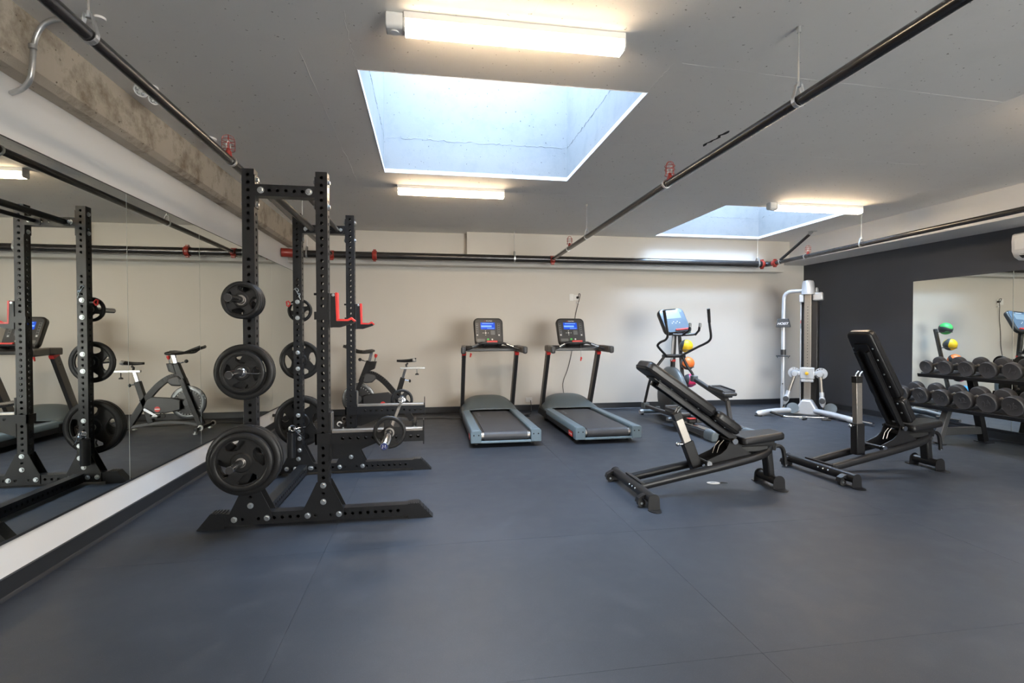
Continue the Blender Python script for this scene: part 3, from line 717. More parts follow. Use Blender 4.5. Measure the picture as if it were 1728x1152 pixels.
for yi, y in enumerate((YN, YFU)):
    near = yi == 0
    for xi, x in enumerate((XRU, XFU)):
        L = HR-0.10
        skip = ((0.10+1.70-0.1-0.0, 1.88),) if xi == 0 else ()
        ptube(OR, (x, y, 0.10), 'z', L, W, ALL4, start=(L-0.0381) % HS if ((L-0.0381) % HS) > 0.0254 else (L-0.0381) % HS + HS, skip=skip).build('upright', 'rack', rack, smooth=0)
    # floor runner with holes, gussets and feet
    ptube(OR, (-1.335, y, 0.020), 'x', 1.20, W+0.002, ('-y', '+y'), start=0.06).build('floor_runner', 'rack', rack, smooth=0)
    for sg, xt, xf, xi in ((1, 0.033, -0.065, -0.140), (-1, -1.502, -1.418, -1.330)):
        f_ = MB(OR).prism([(xt, 0.0), (xf, 0.104), (xi, 0.104), (xi, 0.0)], W+0.010, frXZ(y-0.004)).build('end_foot', 'rack', rack, smooth=0)
        g_ = MB(OR)
        for k in range(4):
            xx = xi + (xf-xi)*(0.25+0.22*k); g_.box(xx-0.004, xx+0.004, y, y+W, 0.104, 0.108)
        if sg > 0:
            for k in range(4):
                q = (k+0.5)/5; px_, pz_ = xf+(xt-xf)*q, 0.104*(1-q)
                g_.obox((px_+0.002, y+W/2, pz_+0.002), (0.008, W, 0.004), Matrix.Rotation(math.atan2(0.104, xt-xf), 3, 'Y'))
        g_.build('grip_ribs', 'rack', f_, smooth=0)
    for xc in (XRU+W/2, XFU+W/2):
        for yy in (y-0.007, y+W+0.002):
            poly = [(xc-0.133, 0.022), (xc+0.133, 0.022), (xc+0.133, 0.097), (xc+0.043, 0.285), (xc-0.043, 0.285), (xc-0.133, 0.097)]
            hl = [circ(xc, 0.205, 0.0115, 10), circ(xc-0.05, 0.06, 0.0115, 10), circ(xc+0.05, 0.06, 0.0115, 10)]
            MB(OR).prism(poly, 0.006, frXZ(yy), hl).build('gusset_plate', 'rack', rack, smooth=0)
        for (bx_, bz) in ((xc, 0.262), (xc, 0.150), (xc-0.102, 0.062), (xc+0.102, 0.062)):
            bolt(rack, (bx_, y-0.007, bz), '-y', OR)
    # upper cross member with end flanges
    z0 = 2.206
    ptube(OR, (XRU+W+0.006, y, z0), 'x', XFU-XRU-W-0.012, W, ('-y', '+y'), start=0.036, pitch=0.0525).build('upper_crossmember', 'rack', rack, smooth=0)
    for xx, d in ((XRU+W, '+x'), (XFU-0.006, '-x')):
        MB(OR).prism([(y, 2.13), (y+W, 2.13), (y+W, 2.345), (y, 2.345)], 0.006, frYZ(xx)).build('end_flange', 'rack', rack, smooth=0)
        for bz in (2.318, 2.155):
            bolt(rack, (xx+(0.006 if d == '+x' else 0), y+W/2, bz), d, OR)
    for bz in (2.318, 2.155):
        bolt(rack, (XFU+W, y+W/2, bz), '+x', OR); bolt(rack, (XRU, y+W/2, bz), '-x', OR)
    for bx_ in (XRU+W+0.042, XFU-0.042): bolt(rack, (bx_, y, 2.243), '-y', OR, 1.1)
# pull-up bars between the frames
for x, r in ((-1.035, 0.026), (-0.815, 0.018)):
    MB(OR).cyl((x, YN+W, 2.245), (x, YFU, 2.245), r, 18).build('pull_up_bar', 'rack', rack)
    for yy in (YN+W, YFU-0.006):
        MB(OR).prism(rrect(0.11, 0.074, 0.02, 3, x, 2.243), 0.006, frXZ(yy)).build('bar_flange', 'rack', rack, smooth=0)
# rear floor cross tube
ptube(OR, (-1.166, YN+W+0.012, 0.020), 'y', YFU-YN-W-0.024, W, ('+x', '-x'), start=0.05).build('rear_crossmember', 'rack', rack, smooth=0)
for xx, d in ((-1.195, '-y'), (-1.055, '-y')): bolt(rack, (xx-0.0, YFU-0.007, 0.062), d, OR)
# storage pegs
PEGZ = (1.508, 1.046, 0.475)
PX = -1.172
for yi in (0, 1):
    for z in PEGZ:
        if yi == 0: y0, y1, d = YN-0.008, 3.27, '-y'
        else: y0, y1, d = YFU+W+0.008, 5.33, '+y'
        s_ = -1 if yi == 0 else 1
        p = MB(OR).cyl((PX, y0, z), (PX, y1-s_*0.004, z), 0.0235, 20).build('storage_peg', 'chrome', rack)
        MB(OR).cyl((PX, y1-s_*0.004, z), (PX, y1, z), 0.0225, 20).build('peg_cap', 'plastic', p)
        MB(OR).prism(rrect(0.07, 0.19, 0.008, 3, XRU+W/2, z), 0.008, frXZ(y0 if yi == 0 else y0-0.008)).build('peg_plate', 'rack', p, smooth=0)
        for bz in (z+0.073, z-0.073): bolt(rack, (XRU+W/2, (YN+W) if yi == 0 else YFU, bz), '+y' if yi == 0 else '-y', OR)
# bar holder sleeve on the far rear upright
MB(OR).lathe([(0.033, 0.18), (0.037, 0.18), (0.037, 0.405), (0.033, 0.405)], Matrix.Translation((-1.212, YFU-0.062, 0)), 24, True).build('bar_holder', 'rack', rack)
MB(OR).box(-1.205, -1.13, YFU-0.030, YFU, 0.20, 0.38).build('holder_bracket', 'rack', rack, smooth=0)
bolt(rack, (-1.150, YFU-0.030, 0.34), '-y', OR); bolt(rack, (-1.150, YFU-0.030, 0.235), '-y', OR)
# hitch clip and red pull pin on the far rear upright
MB(OR).tube(smooth_path([(-1.195, YFU-0.006, 1.69), (-1.175, YFU-0.008, 1.705), (-1.155, YFU-0.008, 1.69), (-1.165, YFU-0.008, 1.665), (-1.150, YFU-0.008, 1.64), (-1.138, YFU-0.008, 1.60)], 5), 0.0025, 6).build('hitch_clip', 'zinc', rack)
MB(OR).tube(smooth_path([(-1.185, YFU-0.008, 1.70), (-1.160, YFU-0.010, 1.66), (-1.140, YFU-0.010, 1.655), (-1.150, YFU-0.010, 1.62)], 5), 0.0022, 6).build('hitch_clip', 'zinc', rack)
pp = MB(OR).cyl((XRU, YFU+0.038, 1.565), (XRU-0.03, YFU+0.038, 1.565), 0.007, 10).build('pull_pin', 'zinc', rack)
MB(OR).tube([(XRU-0.03, YFU+0.038, 1.565), (XRU-0.05, YFU+0.038, 1.59), (XRU-0.065, YFU+0.038, 1.585), (XRU-0.062, YFU+0.038, 1.545), (XRU-0.05, YFU+0.038, 1.54), (XRU-0.03, YFU+0.038, 1.565)], 0.006, 8).build('pin_grip', 'red', pp)

# ------------------------------------------------------------------ J-hooks and spotter arms (slide onto the uprights)
def jhook(y, label):
    o = (XFU+W, y+W/2, 1.45); t = thing('j_hook', label, 'bar hook', o, 0, 'red-lined bar hooks on the rack')
    yb0, yb1 = y-0.006, y+W+0.006
    MB(o).box(XFU-0.012, XFU+W+0.01, y-0.012, y-0.001, 1.387, 1.440).build('side_band', 'rack', t, smooth=0)
    MB(o).box(XFU+W+0.001, XFU+W+0.014, yb0, yb1, 1.333, 1.567).build('back_plate', 'rack', t, bevel=0.002, smooth=0)
    poly = [(-0.652, 1.335), (-0.595, 1.335), (-0.505, 1.365), (-0.497, 1.375), (-0.512, 1.388), (-0.535, 1.377), (-0.612, 1.377), (-0.620, 1.566), (-0.652, 1.566)]
    MB(o).prism(poly, 0.056, frXZ(y+0.010)).build('hook_body', 'rack', t, smooth=0)
    lin = [(-0.620, 1.572), (-0.605, 1.572), (-0.602, 1.393), (-0.540, 1.391), (-0.516, 1.405), (-0.490, 1.381), (-0.497, 1.373), (-0.513, 1.388), (-0.536, 1.378), (-0.613, 1.378)]
    MB(o).prism(lin, 0.060, frXZ(y+0.008)).build('hook_liner', 'red', t, smooth=0)
    bolt(t, (-0.633, y+0.010, 1.555), '-y', o, 0.5)
    MB(o).cyl((XFU, y+W/2, 1.562), (XFU-0.022, y+W/2, 1.562), 0.008, 12).build('locating_pin', 'black', t)
jhook(YN, 'black and red bar hook on the near front upright of the rack')
jhook(YFU, 'black and red bar hook on the far front upright of the rack')
def spotter(y, label):
    o = (XFU+W, y+W/2, 0.58); t = thing('spotter_arm', label, 'spotter arm', o, 0, 'spotter arms of the rack')
    ptube(o, (XFU+W+0.014, y, 0.5405), 'x', 0.625, 0.070, ('-y', '+y'), start=0.075).build('arm_tube', 'rack', t, smooth=0)
    MB(o).box(XFU+W+0.016, -0.034, y+0.008, y+0.062, 0.611, 0.632).build('rail_pad', 'steel', t, bevel=0.003)
    MB(o).box(-0.034, -0.027, y-0.003, y+W+0.003, 0.520, 0.688).build('end_plate', 'rack', t, smooth=0)
    MB(o).box(XFU-0.013, XFU+W+0.016, y-0.012, y-0.001, 0.540, 0.614).build('side_band', 'rack', t, smooth=0)
    MB(o).box(XFU-0.013, XFU-0.001, y-0.012, y+W+0.010, 0.540, 0.614).build('rear_band', 'rack', t, smooth=0)
    MB(o).box(XFU+W+0.001, XFU+W+0.013, y-0.004, y+W+0.004, 0.425, 0.758).build('back_plate', 'rack', t, smooth=0)
    MB(o).box(XFU+W+0.014, XFU+W+0.020, y+0.006, y+W-0.006, 0.635, 0.752).build('face_pad', 'steel', t, smooth=0)
    MB(o).prism([(XFU+W+0.013, 0.430), (XFU+W+0.05, 0.430), (-0.33, 0.540), (XFU+W+0.013, 0.540)], 0.010, frXZ(y+W/2-0.005)).build('gusset', 'rack', t, smooth=0)
spotter(YN, 'black spotter arm nearest the camera, under the barbell sleeve')
spotter(YFU, 'black spotter arm on the far side of the rack')

# ------------------------------------------------------------------ weight plates
def plate_proto(Rp, tk, nh=4):
    """hub axis along local +y (thickness from 0 to tk); returns list of (name, mesh)"""
    m = fr((0, 0, 0), (1, 0, 0), (0, 0, 1), (0, 1, 0))
    rim = MB().lathe([(Rp*0.80, 0.12*tk), (Rp*0.84, 0.0), (Rp*0.95, 0.0), (Rp, 0.16*tk), (Rp, 0.84*tk), (Rp*0.95, tk), (Rp*0.84, tk), (Rp*0.80, 0.88*tk)], m, 56, True).mesh('rim', M['rubber'], 50)
    outer = circ(0, 0, Rp*0.82, 48); holes = [circ(0, 0, 0.0255, 20)]
    for k in range(nh):
        a0 = 2*PI*k/nh + 0.5
        # hand grip opening: bean between two swept spokes
        P = []
        ri, ro = Rp*0.40, Rp*0.755
        a_lo, a_hi = a0-0.42, a0+0.46
        for j in range(9): P.append((ro, a_lo+(a_hi-a_lo)*j/8))
        P += [(Rp*0.66, a_hi+0.10), (Rp*0.55, a_hi+0.06)]
        P += [(Rp*0.46, a0+0.34), (Rp*0.42, a0+0.12), (Rp*0.44, a0-0.12), (Rp*0.55, a0-0.32)]
        P += [(Rp*0.68, a_lo-0.05)]
        holes.append([(r*math.cos(a), r*math.sin(a)) for r, a in P])
    m2 = m.copy(); m2.translation = (0, 0.22*tk, 0)
    web = MB().prism(outer, 0.56*tk, m2, holes).mesh('web', M['rubber'], 40)
    hub = MB().lathe([(0.0255, 0.02*tk), (Rp*0.24+0.012, 0.02*tk), (Rp*0.27+0.014, 0.2*tk), (Rp*0.27+0.014, 0.8*tk), (Rp*0.24+0.012, 0.98*tk), (0.0255, 0.98*tk)], m, 32, True).mesh('hub', M['rubber'], 40)
    ins = MB().lathe([(0.0250, -0.001), (0.0315, -0.001), (0.0315, tk+0.001), (0.0250, tk+0.001)], m, 32, True).mesh('bushing', M['steel'], 40)
    return [('rim', rim), ('web', web), ('hub', hub), ('bushing', ins)]
PL = {}
def plate(Rp, tk, x, y, z, ang, label, group):
    key = (Rp, tk)
    if key not in PL: PL[key] = plate_proto(Rp, tk)
    t = link('weight_plate', None, None, (x, y, z), (0, ang, 0)); t.empty_display_size = 0.05
    tag(t, label, 'weight plate', group)
    for n, me in PL[key]: link(n, me, t)
    return t
def peg_load(z, side, items, words):
    """items from the upright outwards: (radius, thickness)"""
    y = (YN-0.026) if side == 'near' else (YFU+W+0.026)
    for i, (Rp, tk) in enumerate(items):
        g = 0.0235 - 0.0250
        y0 = y-tk if side == 'near' else y
        plate(Rp, tk, PX, y0, z-0.0012, random.uniform(0, 6), words[i], 'weight plates stored on the rack pegs')
        y = y0-0.002 if side == 'near' else y+tk+0.002
peg_load(PEGZ[0], 'near', [(0.120, 0.034), (0.120, 0.034), (0.120, 0.034)],
         ['small black weight plate on the near top peg, nearest the upright', 'small black weight plate on the near top peg, middle of three', 'small black weight plate on the near top peg, outermost and facing the camera'])
peg_load(PEGZ[1], 'near', [(0.180, 0.036), (0.180, 0.036), (0.137, 0.032)],
         ['medium black weight plate on the near middle peg, nearest the upright', 'medium black weight plate on the near middle peg, behind the smaller one', 'smaller black weight plate on the near middle peg held by a spring collar'])
peg_load(PEGZ[2], 'near', [(0.225, 0.045), (0.225, 0.045), (0.188, 0.042)],
         ['large black weight plate on the near bottom peg, nearest the upright', 'large black weight plate on the near bottom peg, middle of three', 'black weight plate on the near bottom peg, outermost and facing the camera'])
peg_load(PEGZ[0], 'far', [(0.108, 0.030)], ['small black weight plate on the far top peg by the red pull pin'])
peg_load(PEGZ[1], 'far', [(0.182, 0.036)], ['single open-spoked black weight plate on the far middle peg'])
peg_load(PEGZ[2], 'far', [(0.235, 0.045), (0.235, 0.045)], ['large black weight plate on the far bottom peg, nearest the upright', 'large black weight plate on the far bottom peg, outer one toward the back wall'])

def spring_collar(loc, rot, label, r=0.026):
    t = link('spring_collar', None, None, loc, rot); t.empty_display_size = 0.04
    tag(t, label, 'spring collar', 'chrome spring collars')
    P = []; turns = 5
    for k in range(turns*14+1):
        a = 2*PI*k/14; P.append((r*math.cos(a), -0.008*k/14, r*math.sin(a)))
    MB().tube(P, 0.0038, 8).build('coil', 'chrome', t)
    a0 = P[0]; a1 = P[-1]
    h1 = MB().tube(smooth_path([a0, (r+0.01, 0.0, 0.03), (r+0.045, 0.01, 0.07), (r+0.07, 0.012, 0.09)], 4), 0.0038, 8).build('lever', 'chrome', t)
    h2 = MB().tube(smooth_path([a1, (r+0.02, -0.03, -0.005), (r+0.07, -0.02, -0.008), (r+0.11, -0.01, -0.008)], 4), 0.0038, 8).build('lever', 'chrome', t)
    MB().tube([(r+0.052, 0.0112, 0.0758), (r+0.072, 0.0122, 0.0915)], 0.0062, 8).build('lever_grip', 'cable', h1)
    MB().tube([(r+0.080, -0.0175, -0.008), (r+0.112, -0.0098, -0.008)], 0.0062, 8).build('lever_grip', 'cable', h2)
    return t
spring_collar((PX, 3.505, PEGZ[1]-0.001), (0, 0, 0), 'chrome spring collar on the near middle storage peg')
spring_collar((-1.213, YFU-0.062, 0.407+0.028), (R(-25), R(40), R(20)), 'chrome spring collar resting on the bar holder of the far upright')

# ------------------------------------------------------------------ barbell
BX, BZ = -0.248, 0.6325+0.0142
ob = (BX, 4.2, BZ)
t = thing('barbell', 'chrome barbell resting on the spotter arms of the rack', 'barbell', ob)
MB(ob).cyl((BX, 3.47, BZ), (BX, 5.00, BZ), 0.0142, 18).build('shaft', 'chrome', t)
for (ya, yb) in ((3.46, 2.985), (5.01, 5.46)):
    d = 1 if yb > ya else -1
    s_ = MB(ob).tube([(BX, ya, BZ), (BX, yb-d*0.003, BZ), (BX, yb, BZ)], [0.025, 0.025, 0.023], 24).build('sleeve', 'chrome', t)
    MB(ob).tube([(BX, ya-d*0.012, BZ), (BX, ya-d*0.010, BZ), (BX, ya+d*0.026, BZ), (BX, ya+d*0.028, BZ)], [0.030, 0.037, 0.037, 0.030], 24).build('sleeve_collar', 'chrome', s_)
    if d < 0:
        M['cap'] = mat('blue_end_cap', (0.02, 0.03, 0.14), 0.35, noise=0.1)
        e_ = MB(ob).cyl((BX, yb, BZ), (BX, yb-0.001, BZ), 0.019, 24).build('end_cap', 'cap', s_)
        MB(ob).tube([(BX-0.010, yb-0.0015, BZ-0.010), (BX-0.005, yb-0.0015, BZ+0.010), (BX+0.001, yb-0.0015, BZ-0.004), (BX+0.006, yb-0.0015, BZ+0.010), (BX+0.010, yb-0.0015, BZ-0.010)], 0.0014, 6).build('emblem', 'wtext', s_)
plate(0.106, 0.028, BX, 3.432-0.028, BZ-0.0002, 1.1, 'small black weight plate on the near sleeve of the barbell', 'weight plates on the barbell')
plate(0.106, 0.028, BX, 5.040, BZ-0.0002, 0.3, 'small black weight plate on the far sleeve of the barbell', 'weight plates on the barbell')

# ================================================================== TREADMILLS
def make_treadmill(t):
    """local: x across, y forward (user faces +y), origin under the middle of the rear edge"""
    # deck
    MB().box(-0.36, 0.36, 0.10, 1.95, 0.070, 0.145).build('deck_frame', 'plastic', t, bevel=0.006)
    for s in (-1, 1):
        sk = [(s*0.395, 0.060), (s*0.402, 0.128), (s*0.365, 0.128), (s*0.365, 0.060)]
        MB().prism(sk, 1.90, frXZ(0.09)).build('side_skirt', 'plastic', t, bevel=0.004)
        rl = [(s*0.404, 0.129), (s*0.402, 0.180), (s*0.390, 0.198), (s*0.300, 0.202), (s*0.288, 0.190), (s*0.288, 0.129)]
        MB().prism(rl, 1.50, frXZ(0.101)).build('side_rail', 'bluegrey', t, bevel=0.004)
        c = MB().prism([(s*0.405, 0.055), (s*0.405, 0.180), (s*0.392, 0.199), (s*0.300, 0.203), (s*0.285, 0.190), (s*0.285, 0.055)], 0.10, frXZ(0.0)).build('rear_cap', 'bluegrey', t, bevel=0.006)
        for xx in (0.315, 0.370): MB().cyl((s*xx, -0.0005, 0.145), (s*xx, 0.003, 0.145), 0.008, 14).build('screw_hole', 'hole', c)
    MB().prism([(0.006, 0.052), (0.045, 0.052), (0.045, 0.070), (0.02, 0.078), (0.006, 0.072)], 0.58, frYZ(-0.29)).build('rear_bar', 'bluegrey', t, bevel=0.003)
    bp = [(1.58, 0.176), (0.085, 0.176)] + [(0.085-0.056*math.sin(PI*k/10), 0.120+0.056*math.cos(PI*k/10)) for k in range(1, 10)] + [(0.085, 0.064), (1.58, 0.064)]
    belt = MB().prism(bp, 0.50, frYZ(-0.25)).build('running_belt', 'belt', t, smooth=40)
    for s in (-1, 1): MB().cyl((s*0.251, 0.085, 0.120), (s*0.284, 0.085, 0.120), 0.046, 20).build('roller_end', 'steel', belt)
    text('STAR TRAC', 0.055, 'key', belt, Matrix.Translation((-0.19, 1.28, 0.1768)) @ Matrix.Rotation(R(-90), 4, 'Z'), 0.0003)
    MB().box(-0.287, 0.287, 0.11, 1.60, 0.145, 0.168).build('belt_bed', 'plastic', t)
    # motor hood: arched shell with a swept lip over the belt
    def hood(u, v):
        x = -0.412+0.824*u; a = abs(2*u-1)
        y0 = 1.50 + 0.06*(1-a**4) ; y1 = 2.02
        y = y0 + (y1-y0)*v
        rise = math.sin(min(1, v*1.25)*PI/2)
        fall = 1.0 if v < 0.86 else max(0, 1-((v-0.86)/0.14)**2)
        zt = 0.203 + 0.165*rise*(1-a**3.2)
        if a > 0.93: zt -= 0.05*((a-0.93)/0.07)
        z = 0.06 + (zt-0.06)*fall
        return Vector((x, y, z))
    h = MB(); h.grid(hood, 32, 20)
    hd = h.build('motor_hood', 'hood', t, smooth=50)
    md = hd.modifiers.new('shell', 'SOLIDIFY'); md.thickness = 0.006; md.offset = -1
    for s in (-1, 1): MB().prism([(1.50, 0.065), (2.00, 0.065), (2.00, 0.12), (1.90, 0.165), (1.50, 0.165)], 0.010, frYZ(s*0.405-0.005)).build('hood_side', 'plastic', t)
    # uprights leaning back toward the user
    for s in (-1, 1):
        a, b = Vector((s*0.375, 1.93, 0.12)), Vector((s*0.375, 1.48, 1.035)); d = (b-a).normalized(); n = d.cross(Vector((1, 0, 0))).normalized()
        u_ = MB().bar(a, b, 0.052, 0.105, n).build('upright', 'taupe', t, bevel=0.006)
        fr_ = -n if n.y > 0 else n
        MB().bar(a+d*0.10+fr_*0.052, b-d*0.02+fr_*0.052, 0.046, 0.008, n).build('upright_insert', 'plastic', u_)
        MB().bar(b-d*0.03, b+d*0.012, 0.056, 0.115, n).build('red_joint', 'red', u_)
        for q in (0.09, 0.14): MB().cyl(b-d*q+Vector((s*0.026, 0, 0)), b-d*q+Vector((s*0.029, 0, 0)), 0.006, 10).build('screw', 'hole', u_)
    # hand rail arms
    for s in (-1, 1):
        P = [(s*0.372, 1.60, 1.075), (s*0.388, 1.35, 1.080), (s*0.412, 1.05, 1.070)]
        A = MB()
        for i in range(2): A.bar(P[i], P[i+1], 0.062, 0.092)
        A.build('rail_arm', 'taupe', t, bevel=0.016)
        MB().bar((s*0.4125, 1.055, 1.0685), (s*0.4165, 1.005, 1.066), 0.064, 0.100).build('arm_cap', 'dgrey', t, bevel=0.022)
    MB().prism([(1.40, 1.040), (1.60, 1.040), (1.60, 1.115), (1.46, 1.120), (1.40, 1.085)], 0.70, frYZ(-0.35)).build('cross_panel', 'plastic', t, bevel=0.008)
    hb = [(-0.36, 1.16, 1.075), (-0.30, 1.19, 1.095), (-0.17, 1.27, 1.150), (-0.12, 1.28, 1.158), (0.12, 1.28, 1.158), (0.17, 1.27, 1.150), (0.30, 1.19, 1.095), (0.36, 1.16, 1.075)]
    MB().tube(smooth_path(hb, 4), 0.017, 12).build('handlebar', 'plastic', t)
    for s in (-1, 1): MB().tube([(s*0.20, 1.252, 1.1395), (s*0.29, 1.197, 1.102)], 0.0195, 12).build('pulse_grip', 'chrome', t)
    for s in (-1, 1): MB().bar((s*0.10, 1.28, 1.152), (s*0.10, 1.47, 1.11), 0.03, 0.025).build('handlebar_bracket', 'plastic', t)
    rs = MB().box(-0.075, 0.075, 1.268, 1.300, 1.166, 1.192).build('stop_switch', 'red', t, bevel=0.006)
    # console
    cw, ch = 0.425, 0.425; ang = R(24)
    O = Vector((-0.02, 1.435, 1.125)); ey = Vector((0, math.sin(ang), math.cos(ang))); ez = Vector((0, -math.cos(ang), math.sin(ang)))
    F0 = fr(O, (1, 0, 0), ey, ez)
    def on(z): m = F0.copy(); m.translation = O + ez*z; return m
    body = MB().prism([(x*(0.94+0.06*(y/ch)), y) for x, y in rrect(cw, ch, 0.07, 6, 0, ch/2)], 0.075, on(-0.07)).build('console', 'plastic', t, bevel=0.016)
    MB().prism(rrect(cw-0.05, ch-0.05, 0.05, 6, 0, ch/2), 0.004, on(0.004)).build('console_face', 'dgrey', body)
    sc = MB().prism(rrect(0.205, 0.105, 0.006, 3, -0.01, 0.295), 0.003, on(0.0085)).build('screen', 'screen', body)
    s2 = MB()
    s2.prism(rrect(0.16, 0.010, 0.003, 2, -0.01, 0.332), 0.001, on(0.0118)); s2.prism(rrect(0.15, 0.026, 0.003, 2, -0.03, 0.288), 0.001, on(0.0118)); s2.prism(rrect(0.10, 0.007, 0.002, 2, 0.03, 0.256), 0.001, on(0.0118))
    s2.build('screen_text', 'screenlt', body)
    for x in (-0.165, 0.145):
        MB().prism(rrect(0.034, 0.20, 0.006, 3, x, 0.235), 0.003, on(0.0085)).build('keypad_strip', 'key', body)
        kp = MB()
        for k in range(5): kp.prism(rrect(0.022, 0.022, 0.004, 2, x, 0.318-0.034*k), 0.002, on(0.0118))
        kp.build('keys', 'dgrey', body)
        MB().prism(circ(x, 0.150, 0.010, 12), 0.002, on(0.0118)).build('arrow_key', 'wtext', body)
    ar = MB()
    for dx, dy in ((0, 0.03), (0, -0.03), (-0.035, 0), (0.035, 0)): ar.prism(circ(-0.045+dx, 0.185+dy, 0.006, 8), 0.002, on(0.0085))
    ar.prism(rrect(0.022, 0.018, 0.003, 2, -0.045, 0.185), 0.002, on(0.0085)); ar.build('arrow_keys', 'wtext', body)
    MB().prism(rrect(0.06, 0.065, 0.006, 3, 0.058, 0.19), 0.003, on(0.0085)).build('number_pad', 'key', body)
    MB().prism(rrect(0.11, 0.045, 0.006, 3, -0.115, 0.072), 0.002, on(0.0085)).build('lower_keys', 'key', body)
    MB().prism(circ(-0.015, 0.085, 0.016, 16), 0.003, on(0.0085)).build('start_button', 'green', body)
    MB().prism(circ(0.045, 0.085, 0.012, 16), 0.003, on(0.0085)).build('stop_button', 'wtext', body)
    text('STAR TRAC', 0.017, 'wtext', body, on(0.0085) @ Matrix.Translation((0.012, 0.372, 0)), 0.0005, 0.0004)
    MB().prism(rrect(0.014, 0.011, 0.002, 2, -0.048, 0.372), 0.001, on(0.0085)).build('logo_mark', 'red', body)
    # side badge
    bd = MB().prism(rrect(0.155, 0.058, 0.008, 3, 0.215, 0.094), 0.004, fr((-0.4025, 0, 0), (0, 1, 0), (0, 0, 1), (-1, 0, 0))).build('side_badge', 'red', t)
    text('STAR TRAC', 0.026, 'wtext', bd, fr((-0.4068, 0.215, 0.094), (0, -1, 0), (0, 0, 1), (-1, 0, 0)), 0.0005)
    for (x, y) in ((-0.33, 0.22), (0.33, 0.22), (-0.33, 1.75), (0.33, 1.75), (-0.30, 1.05)):
        MB().tube([(x, y, 0.0), (x, y, 0.012), (x, y, 0.014), (x, y, 0.075)], [0.03, 0.03, 0.012, 0.012], 14).build('levelling_foot', 'cable', t)
tm = thing('treadmill', 'left treadmill with blue-grey side rails, lit blue screen, by the back wall', 'treadmill', (0.878, 5.70, 0), 0, 'treadmills by the back wall')
make_treadmill(tm)
tm2 = copy_tree(tm); tm2.location = (2.09, 5.69, 0)
tm2['label'] = 'right treadmill with red side badge, in front of the high plugged outlet'
def lanyard(t, x, zl, swing):
    b = MB(); b.tube([(x, 1.275, 1.160), (x+swing*0.5, 1.27, 1.160-zl*0.5), (x+swing, 1.27, 1.160-zl)], 0.0018, 6); b.build('stop_lanyard', 'key', t)
    MB().tube([(x+swing, 1.27, 1.160-zl), (x+swing+0.006, 1.27, 1.145-zl), (x+swing-0.004, 1.27, 1.10-zl)], [0.006, 0.013, 0.008], 8).build('lanyard_clip', 'red', t)
lanyard(tm2, 0.05, 0.20, 0.0); lanyard(tm, -0.30, 0.135, 0.0)

# ================================================================== CROSS TRAINER
CX = 3.62
oe = (CX, 6.6, 0)
el = thing('elliptical_trainer', 'grey elliptical cross trainer with black moving arms, behind the reclined bench', 'cross trainer', oe)
def eb(): return MB(oe)
# front stabiliser, frame spine, rails
eb().tube([(CX-0.27, 7.62, 0.055), (CX+0.27, 7.62, 0.055)], 0.032, 14).build('front_stabiliser', 'shroud', el)
for s in (-1, 1):
    eb().tube([(CX+s*0.27, 7.62, 0.055), (CX+s*0.32, 7.60, 0.050)], [0.036, 0.030], 14).build('stabiliser_cap', 'silverp', el)
    eb().tube([(CX+s*0.26, 7.64, 0.0), (CX+s*0.26, 7.64, 0.03)], 0.022, 12).build('foot', 'cable', el)
eb().bar((CX, 7.62, 0.09), (CX, 6.35, 0.12), 0.10, 0.08).build('spine', 'dgrey', el, bevel=0.01)
eb().bar((CX-0.22, 6.88, 0.05), (CX+0.22, 6.88, 0.05), 0.07, 0.05).build('mid_stabiliser', 'silverp', el, bevel=0.012)
for s in (-1, 1):
    X = CX+s*0.25
    eb().prism([(X-0.055, 0.035), (X+0.055, 0.035), (X+0.048, 0.10), (X-0.048, 0.10)], 0.82, frXZ(5.72)).build('rail_base', 'dgrey', el, bevel=0.006)
    for q in (-0.022, 0.022): eb().tube([(X+q, 5.74, 0.112), (X+q, 6.50, 0.112)], 0.012, 10).build('glide_rail', 'chrome', el)
    eb().prism([(X-0.065, 0.0), (X+0.065, 0.0), (X+0.062, 0.085), (X+0.040, 0.125), (X-0.040, 0.125), (X-0.062, 0.085)], 0.20, frXZ(5.54)).build('rail_end_cap', 'shroud', el, bevel=0.02, seg=3)
    eb().bar((X, 6.5, 0.06), (CX+s*0.10, 6.75, 0.09), 0.07, 0.05).build('rail_link', 'dgrey', el)
# flywheel shroud: smooth teardrop body
def shr(u, v):
    a = 2*PI*u; ph = -PI/2 + PI*v
    cz = math.sin(ph); cr = math.cos(ph)
    z = 0.42 + (0.37 if cz > 0 else 0.34)*(abs(cz)**0.85)*(1 if cz > 0 else -1)
    k = abs(cr)**0.62
    yy = 7.10 + (0.40-0.10*cz)*k*math.cos(a) + 0.05*cz; xx = CX - 0.02 + (0.120+0.035*(-cz))*k*math.copysign(abs(math.sin(a))**0.75, math.sin(a))
    return Vector((xx, yy, z))
eb().grid(shr, 40, 22).build('flywheel_shroud', 'shroud', el, smooth=60)
for s in (-1, 1):
    eb().lathe([(0.18, 0), (0.22, 0.004), (0.23, 0.012), (0.21, 0.020), (0.0, 0.022)], fr((CX-0.02+s*0.132, 7.08, 0.36), (0, 1, 0), (0, 0, 1), (s, 0, 0)), 32).build('crank_cover', 'dgrey', el)
eb().obox((CX-0.02, 6.845, 0.62), (0.07, 0.05, 0.012)).build('shroud_vent', 'hole', el)
# mast
eb().tube([(CX, 7.15, 0.70), (CX+0.01, 7.10, 1.36)], 0.034, 16).build('mast', 'plastic', el)
eb().bar((CX-0.03, 7.11, 0.88), (CX-0.025, 7.065, 1.33), 0.028, 0.008, (0, -1, 0)).build('mast_trim', 'silverp', el)
eb().tube([(CX, 7.135, 0.87), (CX, 7.133, 0.90)], 0.040, 16).build('red_collar', 'red', el)
